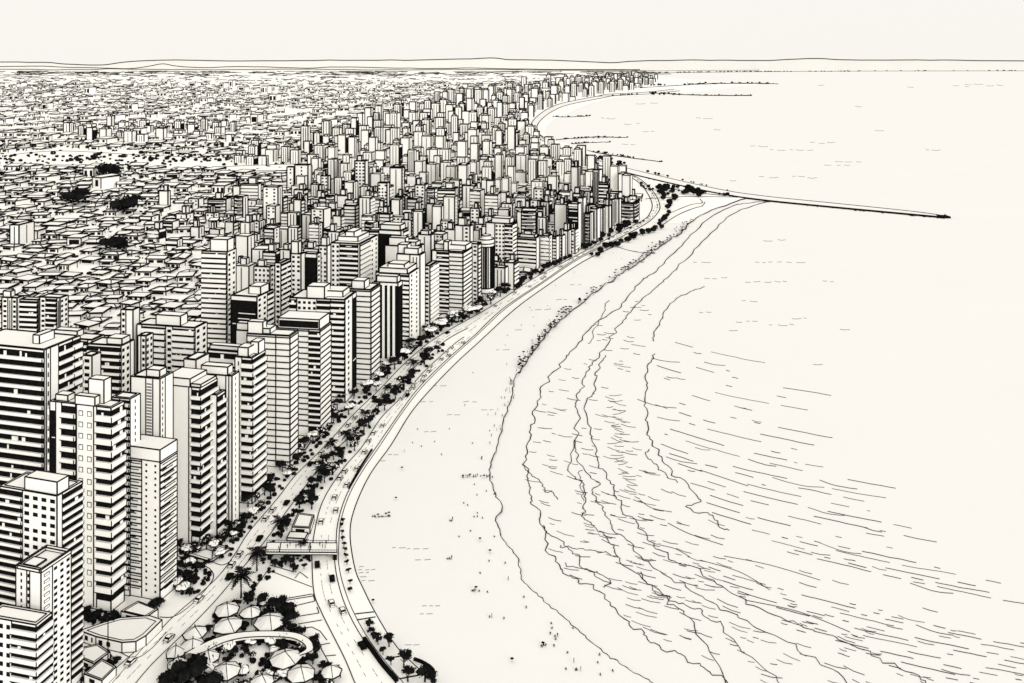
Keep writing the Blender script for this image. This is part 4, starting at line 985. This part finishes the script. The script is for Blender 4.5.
# side street loop
lp = MB(); ground_line(lp, smooth([(170, 554), (185, 558), (201, 564), (211, 570), (213, 579), (200, 596), (185, 610), (172, 617), (160, 617)], 5), 1.0, I_, .1)
ground_line(lp, smooth([(170, 550), (188, 554), (208, 560), (222, 565), (232, 560)], 5), .9, I_, .1); ground_line(lp, smooth([(82, 632), (110, 646), (134, 658), (152, 648), (166, 632)], 5), .9, I_, .12)
ground_line(lp, [(112, 683), (150, 640)], .7, I_, .12); lp.build('side_street', kind='structure')
for i in range(26):
    x = RT.uniform(177, 210); y = RT.uniform(562, 600)
    if x > interp(y, [(562, 195), (575, 210), (600, 190)]): continue
    p = g(x, y); k = 'dark' if RT.random() < .75 else 'white'
    tree(p, RT.uniform(3.4, 5) * p.y / F, f'{"black bushy" if k == "dark" else "pale rounded"} tree inside the side street loop', f'{k} trees inside the side street loop', k, .8)
for i in range(30):
    x = RT.uniform(82, 166); y = interp(x, [(82, 618), (120, 622), (165, 606)]) + RT.uniform(-6, 6); p = g(x, y)
    if 118 < x < 160 and y > 612: continue
    tree(p, RT.uniform(2.6, 4) * p.y / F, 'dark hedge tree at the foot of the tall balcony tower', 'hedge trees at the foot of the balcony tower', 'dark', .6)
for i in range(26):
    x = RT.uniform(176, 245); y = interp(x, [(176, 550), (215, 545), (245, 520)]) + RT.uniform(-5, 6); p = g(x, y); k = RT.choice(['dark', 'white', 'lite'])
    tree(p, RT.uniform(3, 4.6) * p.y / F, f'{ {"dark": "dark", "white": "pale rounded", "lite": "half shaded"}[k]} tree at the foot of the zigzag balcony tower', f'{k} trees under the zigzag tower', k, .8)
for i in range(16):
    x = RT.uniform(80, 132); y = interp(x, [(80, 662), (132, 672)]) + RT.uniform(-8, 12); p = g(x, y)
    if x > at_x(A1L, y) - 4: continue
    tree(p, RT.uniform(2.6, 4) * p.y / F, 'dark bushy tree around the low houses left of the avenue', 'trees around the low houses by the avenue', 'dark', .6)
for i in range(9):
    x = RT.uniform(270, 310); y = RT.uniform(555, 572); p = g(x, y)
    tree(p, RT.uniform(2.2, 4) * p.y / F, 'dark tree under the footbridge side of the plaza', 'trees below the footbridge', 'dark', 1)

for i in range(230):
    x = RT.uniform(150, 346); y = RT.uniform(602, 692)
    if not inside((x, y), PARK) or any(abs(x - a) < 7 and abs(y - b) < 5 for a, b in CAN) or any(abs(x - a) < c * 1.5 and -3 < y - b + 3 < 7 for a, b, c in HUTS): continue
    mass_tree('undergrowth', g(x, y), RT.uniform(2.0, 3.9) * g(x, y).y / F, 0)
for (n, x0, x1, pts, j) in [(70, 82, 122, [(82, 616), (122, 622)], 7), (60, 176, 245, [(176, 550), (215, 545), (245, 520)], 7), (60, 177, 211, [(177, 586), (211, 574)], 14), (36, 80, 130, [(80, 676), (130, 662)], 12), (40, 250, 312, [(250, 590), (285, 560), (312, 556)], 5), (50, 262, 300, [(262, 560), (300, 500)], 6)]:
    for i in range(n):
        x = RT.uniform(x0, x1); y = interp(x, pts) + RT.uniform(-j, j)
        if not (at_x(A1L, y) - 3 < x < at_x(A1R, y) + 4): mass_tree('undergrowth', g(x, y), RT.uniform(1.3, 2.7) * g(x, y).y / F, 0)
for k, m in MASS.items(): m.build(k, kind='stuff')
# footbridge
P0 = g(300, 556); root = empty('footbridge', P0, 0, 'white footbridge deck crossing the seafront road to the promenade', 'footbridge'); hz = 3.4
def up_px(x, y, z): return g(x, y, z) - P0
c = [up_px(265, 552, hz), up_px(337, 552.5, hz), up_px(337, 543, hz), up_px(267, 542.5, hz)]
m = MB(); m.hexa([p - Vector((0, 0, .9)) for p in c] + c, P_)
for i in range(4): m.bar(c[i], c[(i + 1) % 4], .34); m.bar(c[i] - Vector((0, 0, .9)), c[(i + 1) % 4] - Vector((0, 0, .9)), .3)
m.bar(c[0].lerp(c[1], .62), c[3].lerp(c[2], .62), .36); m.bar(c[0].lerp(c[1], .2), c[3].lerp(c[2], .2), .36); m.build('deck', root)
for f in (.06, .6, .97):
    q = MB(); p = c[0].lerp(c[1], f); e = c[3].lerp(c[2], f); q.hexa([(p.x - .8, p.y + .3, 0), (p.x + .8, p.y + .3, 0), (e.x + .8, e.y - .3, 0), (e.x - .8, e.y - .3, 0), (p.x - .8, p.y + .3, hz - .9), (p.x + .8, p.y + .3, hz - .9), (e.x + .8, e.y - .3, hz - .9), (e.x - .8, e.y - .3, hz - .9)], K_); q.build('pier', root)
for s in ((0, 1), (3, 2)):
    q = MB(); q.bar(c[s[0]] + Vector((0, 0, 1)), c[s[1]] + Vector((0, 0, 1)), .16)
    for i in range(25):
        p = c[s[0]].lerp(c[s[1]], i / 24); q.bar(p, p + Vector((0, 0, 1)), .1)
    q.build('railing', root)

# lamp post
P = g(108, 668); root = empty('street_lamp', P, 0, 'tall double-headed street lamp standing left of the avenue by the low buildings', 'street lamp'); m = MB(); m.tube([(0, 0, 0), (0, 0, 16)], [.22, .16], I_, 6); m.build('pole', root)
for s in (-1, 1):
    m = MB(); m.tube([(0, 0, 15.8), (s * .9, 0, 16.2), (s * 1.7, 0, 16.2)], [.1, .1, .1], I_, 5); m.build('arm', root); m = MB(); m.box(min(s * 1.2, s * 2.2), max(s * 1.2, s * 2.2), -.25, .25, 15.9, 16.25, I_); m.build('lamp_head', root)

# ------------------------------------------------------------------ breakwater, reefs
BT = [(596, 161), (650.6, 174.6), (718.6, 190), (764, 197), (832, 204), (913, 212.5), (945, 217)]
BB = [(592, 164), (648, 178.5), (716, 193.5), (762, 200.5), (831, 207.5), (911, 215), (944, 218)]
root = empty('breakwater', g(764, 199), 0, 'long straight stone breakwater with a roadway running out into the sea', 'breakwater'); o0 = g(764, 199)
a = [g(*p) - o0 for p in smooth(BT, 8)]; b = [g(*p) - o0 for p in smooth(BB, 8)]; m = MB(); z = Vector((0, 0, 1.3))
for i in range(len(a) - 1):
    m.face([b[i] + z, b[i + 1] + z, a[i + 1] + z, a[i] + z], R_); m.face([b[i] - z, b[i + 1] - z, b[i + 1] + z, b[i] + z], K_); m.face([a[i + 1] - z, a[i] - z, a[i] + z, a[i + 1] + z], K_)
m.tube([p + z for p in a], .8); m.tube([p + z for p in b], .8); m.build('roadway', root)
rk = MB()
for i in range(150):
    t = RT.random() ** .8; k = int(t * (len(a) - 1)); sd = RT.choice([a, b, b]); p = sd[k].lerp(sd[min(k + 1, len(a) - 1)], RT.random()) + Vector((RT.uniform(-2, 2), RT.uniform(-7, 7), 0)); s = RT.uniform(.6, 1.5)
    v = [p + Vector((x * s * RT.uniform(.7, 1.2), y * s * RT.uniform(.7, 1.2), z2 * s)) for x, y, z2 in [(-1, -1, -.5), (1, -1, -.5), (1, 1, -.5), (-1, 1, -.5), (-.6, -.6, .9), (.6, -.6, .9), (.6, .6, .9), (-.6, .6, .9)]]
    rk.hexa(v, K_)
rk.build('boulder', root, kind='stuff')
m = MB(); p = a[-1]; m.tube([p, p + Vector((0, 0, 4))], [1, .7], K_, 6); m.box(p.x - 9, p.x + 4, p.y - 8, p.y + 6, -1, 1.9, K_); m.build('beacon', root)
rf = MB()
for q, k in [([(650, 93), (690, 95.2), (720, 95.8), (752, 95.8)], 1.6), ([(640, 88), (690, 85), (730, 83.8), (778, 84)], 1.2), ([(690, 83.6), (740, 83.2), (770, 83.6)], .9), ([(556, 140), (580, 138), (600, 137.2), (626, 137.8)], 1.3), ([(572, 144), (596, 142.5), (610, 142.3)], 1.0), ([(588, 151), (612, 155.5), (634, 158.5), (662, 162)], 1.3),  ([(553, 117), (570, 117), (590, 116)], 1.0), ([(598, 96.5), (640, 94.5)], .8)]:
    pts = [(x, y + .3 * noise.noise((x * .2, y, 1))) for x, y in smooth(q, 8)]; ground_line(rf, pts, k, I_, -.3, taper=True)
    for i in range(int(k * 16)):
        t = RT.choice(pts); p = g(t[0] + RT.uniform(-3, 3), t[1] - .3); r = p.y / F * RT.uniform(.4, 1.0); rf.tube([p + Vector((-r, 0, .3 * r)), p + Vector((0, 0, r)), p + Vector((r * 1.3, 0, .3 * r))], [r * .5, r * .8, r * .4], I_, 5)
rf.build('reef', kind='structure')
sp = MB()
for q in [[(645, 199), (690, 196.5), (720, 197), (756, 197.5)], [(668, 214), (690, 205), (702, 203), (700, 199)], [(655, 186), (690, 192), (726, 196)], [(618, 247), (627, 250), (640, 252.5), (655, 253)], [(660, 227), (676, 216), (692, 209), (702, 206), (705, 202)], [(530, 128), (545, 138), (560, 146)]]:
    ground_line(sp, smooth(q, 5), .95, I_, .1, taper=True)
sp.build('sand_spit', kind='structure')

# ------------------------------------------------------------------ cars
def car_meshes(dark):
    b = MB(); bm = K_ if dark else P_
    prof = [(-2.1, .35), (-2.1, .85), (-1.35, .98), (-.85, 1.45), (.55, 1.45), (1.15, .98), (2.05, .82), (2.1, .35)]
    n = len(prof)
    for i in range(n):
        (x0, z0), (x1, z1) = prof[i], prof[(i + 1) % n]; b.face([(x0, -.85, z0), (x0, .85, z0), (x1, .85, z1), (x1, -.85, z1)], bm)
    b.face([(x, -.85, z) for x, z in prof], bm); b.face([(x, .85, z) for x, z in reversed(prof)], bm)
    for s in (-.85, .85):
        for i in range(n): b.bar((prof[i][0], s, prof[i][1]), (prof[(i + 1) % n][0], s, prof[(i + 1) % n][1]), .2)
    for i in (1, 2, 5, 6): b.bar((prof[i][0], -.85, prof[i][1]), (prof[i][0], .85, prof[i][1]), .16)
    w = MB()
    w.face([(.62, -.75, 1.44), (.62, .75, 1.44), (1.12, .78, 1.03), (1.12, -.78, 1.03)][::-1], K_); w.face([(-.9, -.75, 1.44), (-.9, .75, 1.44), (-1.32, .78, 1.03), (-1.32, -.78, 1.03)], K_)
    for s in (-.88, .88): w.face([(-1.15, s, 1.02), (.95, s, 1.02), (.5, s, 1.38), (-.8, s, 1.38)], K_)
    v = MB(); v.tube([(0, -.1, 0), (0, .1, 0)], .34, K_, 10); v.face([(.34 * math.cos(t * .628), -.1, .34 * math.sin(t * .628)) for t in range(10)], K_); v.face([(.34 * math.cos(-t * .628), .1, .34 * math.sin(-t * .628)) for t in range(10)], K_)
    return b.mesh('body'), w.mesh('window'), v.mesh('wheel')
CM = [car_meshes(False), car_meshes(True)]
def car(p, ang, label, group, dark):
    b, w2, v = CM[dark]; root = empty('car', p, ang, label, 'car', group); link('body', b, root); link('window', w2, root)
    for x in (-1.3, 1.3):
        for y in (-.8, .8): link('wheel', v, root, (x, y, .34))
def lane(a, b, fr, n, nm, y0=0):
    m = len(a)
    for i in range(n):
        t = RT.uniform(.02, .97); k = int(t * (m - 2)); p = a[k].lerp(b[k], fr); q = a[k + 1].lerp(b[k + 1], fr); d = q - p
        if any((p - c).length < 6 for c in CARS): continue
        CARS.append(p.copy()); dk = int(RT.random() < .22); ang = math.atan2(d.y, d.x) + (math.pi if fr < .5 else 0)
        c = 'black' if dk else 'white'; car(p + Vector((0, 0, .02)), ang, f'{c} car driving along the {nm}', f'{c} cars on the {nm}', dk)
CARS = []
lane(a1[0], a1[1], .3, 20, 'tree-lined avenue'); lane(a1[0], a1[1], .72, 20, 'tree-lined avenue'); lane(a2[0], a2[1], .22, 16, 'curving seafront road'); lane(a2[0], a2[1], .5, 16, 'curving seafront road'); lane(a2[0], a2[1], .78, 16, 'curving seafront road')
lane(a3[0], a3[1], .3, 22, 'coast road before the bend'); lane(a3[0], a3[1], .68, 22, 'coast road before the bend')

# ------------------------------------------------------------------ people and parasols on the beach
def person_mesh(pose):
    V = [(0, 0, .95), (0, 0, 1.2), (0, 0, 1.42), (0, 0, 1.52), (0, 0, 1.66), (0, 0, 1.74), (.1, 0, .9), (.12, .04 + .16 * pose, .5), (.12, -.02 + .2 * pose, .07), (.12, -.14 + .2 * pose, .04), (-.1, 0, .9), (-.12, .04 - .14 * pose, .5), (-.12, .02 - .3 * pose, .07), (-.12, -.12 - .3 * pose, .04),
         (.2, 0, 1.4), (.27, .02, 1.12), (.28, -.08, .88), (-.2, 0, 1.4), (-.27, .02, 1.12), (-.28, -.08, .88)]
    E = [(0, 1), (1, 2), (2, 3), (3, 4), (4, 5), (0, 6), (6, 7), (7, 8), (8, 9), (0, 10), (10, 11), (11, 12), (12, 13), (2, 14), (14, 15), (15, 16), (2, 17), (17, 18), (18, 19)]
    RR = [.15, .14, .13, .055, .1, .08, .095, .065, .045, .04, .095, .065, .045, .04, .06, .045, .035, .06, .045, .035]
    if pose == 2:      # sitting on the sand, knees drawn up, hands by the feet
        V = [(0, 0, .16), (0, -.06, .42), (0, -.14, .62), (0, -.17, .71), (0, -.19, .84), (0, -.18, .92), (.1, -.05, .16), (.14, -.42, .46), (.14, -.55, .08), (.14, -.7, .05), (-.1, -.05, .16), (-.14, -.42, .46), (-.14, -.55, .08), (-.14, -.7, .05), (.2, -.13, .6), (.25, -.3, .42), (.16, -.5, .36), (-.2, -.13, .6), (-.25, -.3, .42), (-.16, -.5, .36)]
    me = bpy.data.meshes.new('person'); me.from_pydata(V, E, []); o = bpy.data.objects.new('person', me); COL.objects.link(o)
    md = o.modifiers.new('skin', 'SKIN'); sv = me.skin_vertices[0].data
    for i, r in enumerate(RR): sv[i].radius = (r, r)
    sv[0].use_root = True; o.modifiers.new('sub', 'SUBSURF').levels = 1
    bpy.context.view_layer.update(); out = bpy.data.meshes.new_from_object(o.evaluated_get(bpy.context.evaluated_depsgraph_get())); bpy.data.objects.remove(o); out.materials.clear(); out.materials.append(INK); out.name = 'person'
    return out
PM = [person_mesh(0), person_mesh(1)]; SIT = [person_mesh(2)]
def person(x, y, label, group, z=0.07, sit=.0):
    o = link('person', RT.choice(SIT if RT.random() < sit else PM), None, g(x, y, z), RT.uniform(0, 6.28), label=label, category='person', group=group); s = RT.uniform(.95, 1.06); o.scale = (s, s, s)
ps = smooth(W0, 10)
n = 0
while n < 210:      # crowd along the wet sand
    x, y = RT.choice(ps)
    if not 226 < y < 480: continue
    if RT.random() > interp(y, [(226, 1), (350, 1), (400, .35), (480, .12)]): continue
    person(x - abs(RT.gauss(0, 1)) * interp(y, [(226, 2), (350, 6), (480, 9)]) + 2, y + RT.uniform(-1.5, 1.5), 'dark figure of a bather in the crowd along the wet sand', 'bathers along the wet sand'); n += 1
for (cx, cy, dx, dy, k, lb) in [(478, 477, 16, 1, 16, 'dark bather in the tight line reaching the water halfway down the beach'), (382, 517, 9, 1.2, 9, 'dark figure in the small group on the sand beside the clipped tree row'), (450, 521, 5, .6, 3, 'dark figure of a trio on mid beach sand'), (478, 518, 6, .7, 3, 'dark figure of a trio just above the wet sand edge'), (452, 559, 6, .7, 4, 'dark figure strolling on empty mid beach'), (480, 592, 8, 1, 5, 'dark figure in the lower mid beach group'), (545, 646, 9, 1, 5, 'dark figure near the wet sand at the bottom of the beach'), (572, 670, 10, 1, 4, 'dark figure nearest the bottom edge of the beach'), (497, 618, 8, 1.5, 3, 'dark figure above the bottom group on the sand')]:
    for i in range(k): person(cx + RT.uniform(-dx, dx), cy + RT.uniform(-dy, dy), lb, lb + ' group', sit=.75)
for i in range(30):
    t = RT.choice([p for p in ps if p[1] > 480]); person(t[0] - RT.uniform(2, 45), t[1] + RT.uniform(-6, 12), 'lone dark figure scattered on the lower beach above the water', 'scattered figures on the lower beach', sit=.85)
for i in range(26):
    y = RT.uniform(245, 470); x0 = at_x(PROM, y) + 8; x1 = at_x(W0, y) - 10; person(RT.uniform(x0, max(x1, x0 + 1)), y, 'tiny dark figure on the open sand between promenade and water', 'figures on the open sand', sit=.8)
for i in range(12): person(RT.uniform(272, 332), RT.uniform(544, 551), 'dark pedestrian on the footbridge deck', 'pedestrians on the footbridge', hz)
def umb_mesh():
    c = MB(); n = 8; pts = [(.95 * math.cos(i * math.pi / 4), .95 * math.sin(i * math.pi / 4), 1.75) for i in range(n)]
    for i in range(n): c.face([pts[i], pts[(i + 1) % n], (0, 0, 2.3)], K_)
    p = MB(); p.tube([(0, 0, 0), (0, 0, 2.35)], .05, K_, 5); return c.mesh('canopy'), p.mesh('pole')
UC, UP = umb_mesh()
def umbrella(x, y, label, group):
    root = empty('beach_umbrella', g(x, y, .07), 0, label, 'beach umbrella', group); link('canopy', UC, root); link('pole', UP, root); s = interp(y, [(225, 1.5), (340, 1.4), (400, 1.0), (500, .7)]); root.scale = (s, s, s)
for i in range(170):
    x, y = RT.choice([p for p in ps if 220 < p[1] < 375]); umbrella(x + 2 - abs(RT.gauss(0, 4.5)), y + RT.uniform(-2, 2), 'black beach umbrella in the belt above the wet sand', 'umbrellas above the wet sand')
for (x, y) in [(463, 478), (470, 477), (484, 478), (378, 517), (386, 516), (389, 515), (476, 590), (543, 646), (512, 662), (396, 500), (480, 541), (490, 553), (373, 603), (402, 470)]:
    umbrella(x, y, 'black beach umbrella standing apart on the open sand', 'umbrellas on the open sand')
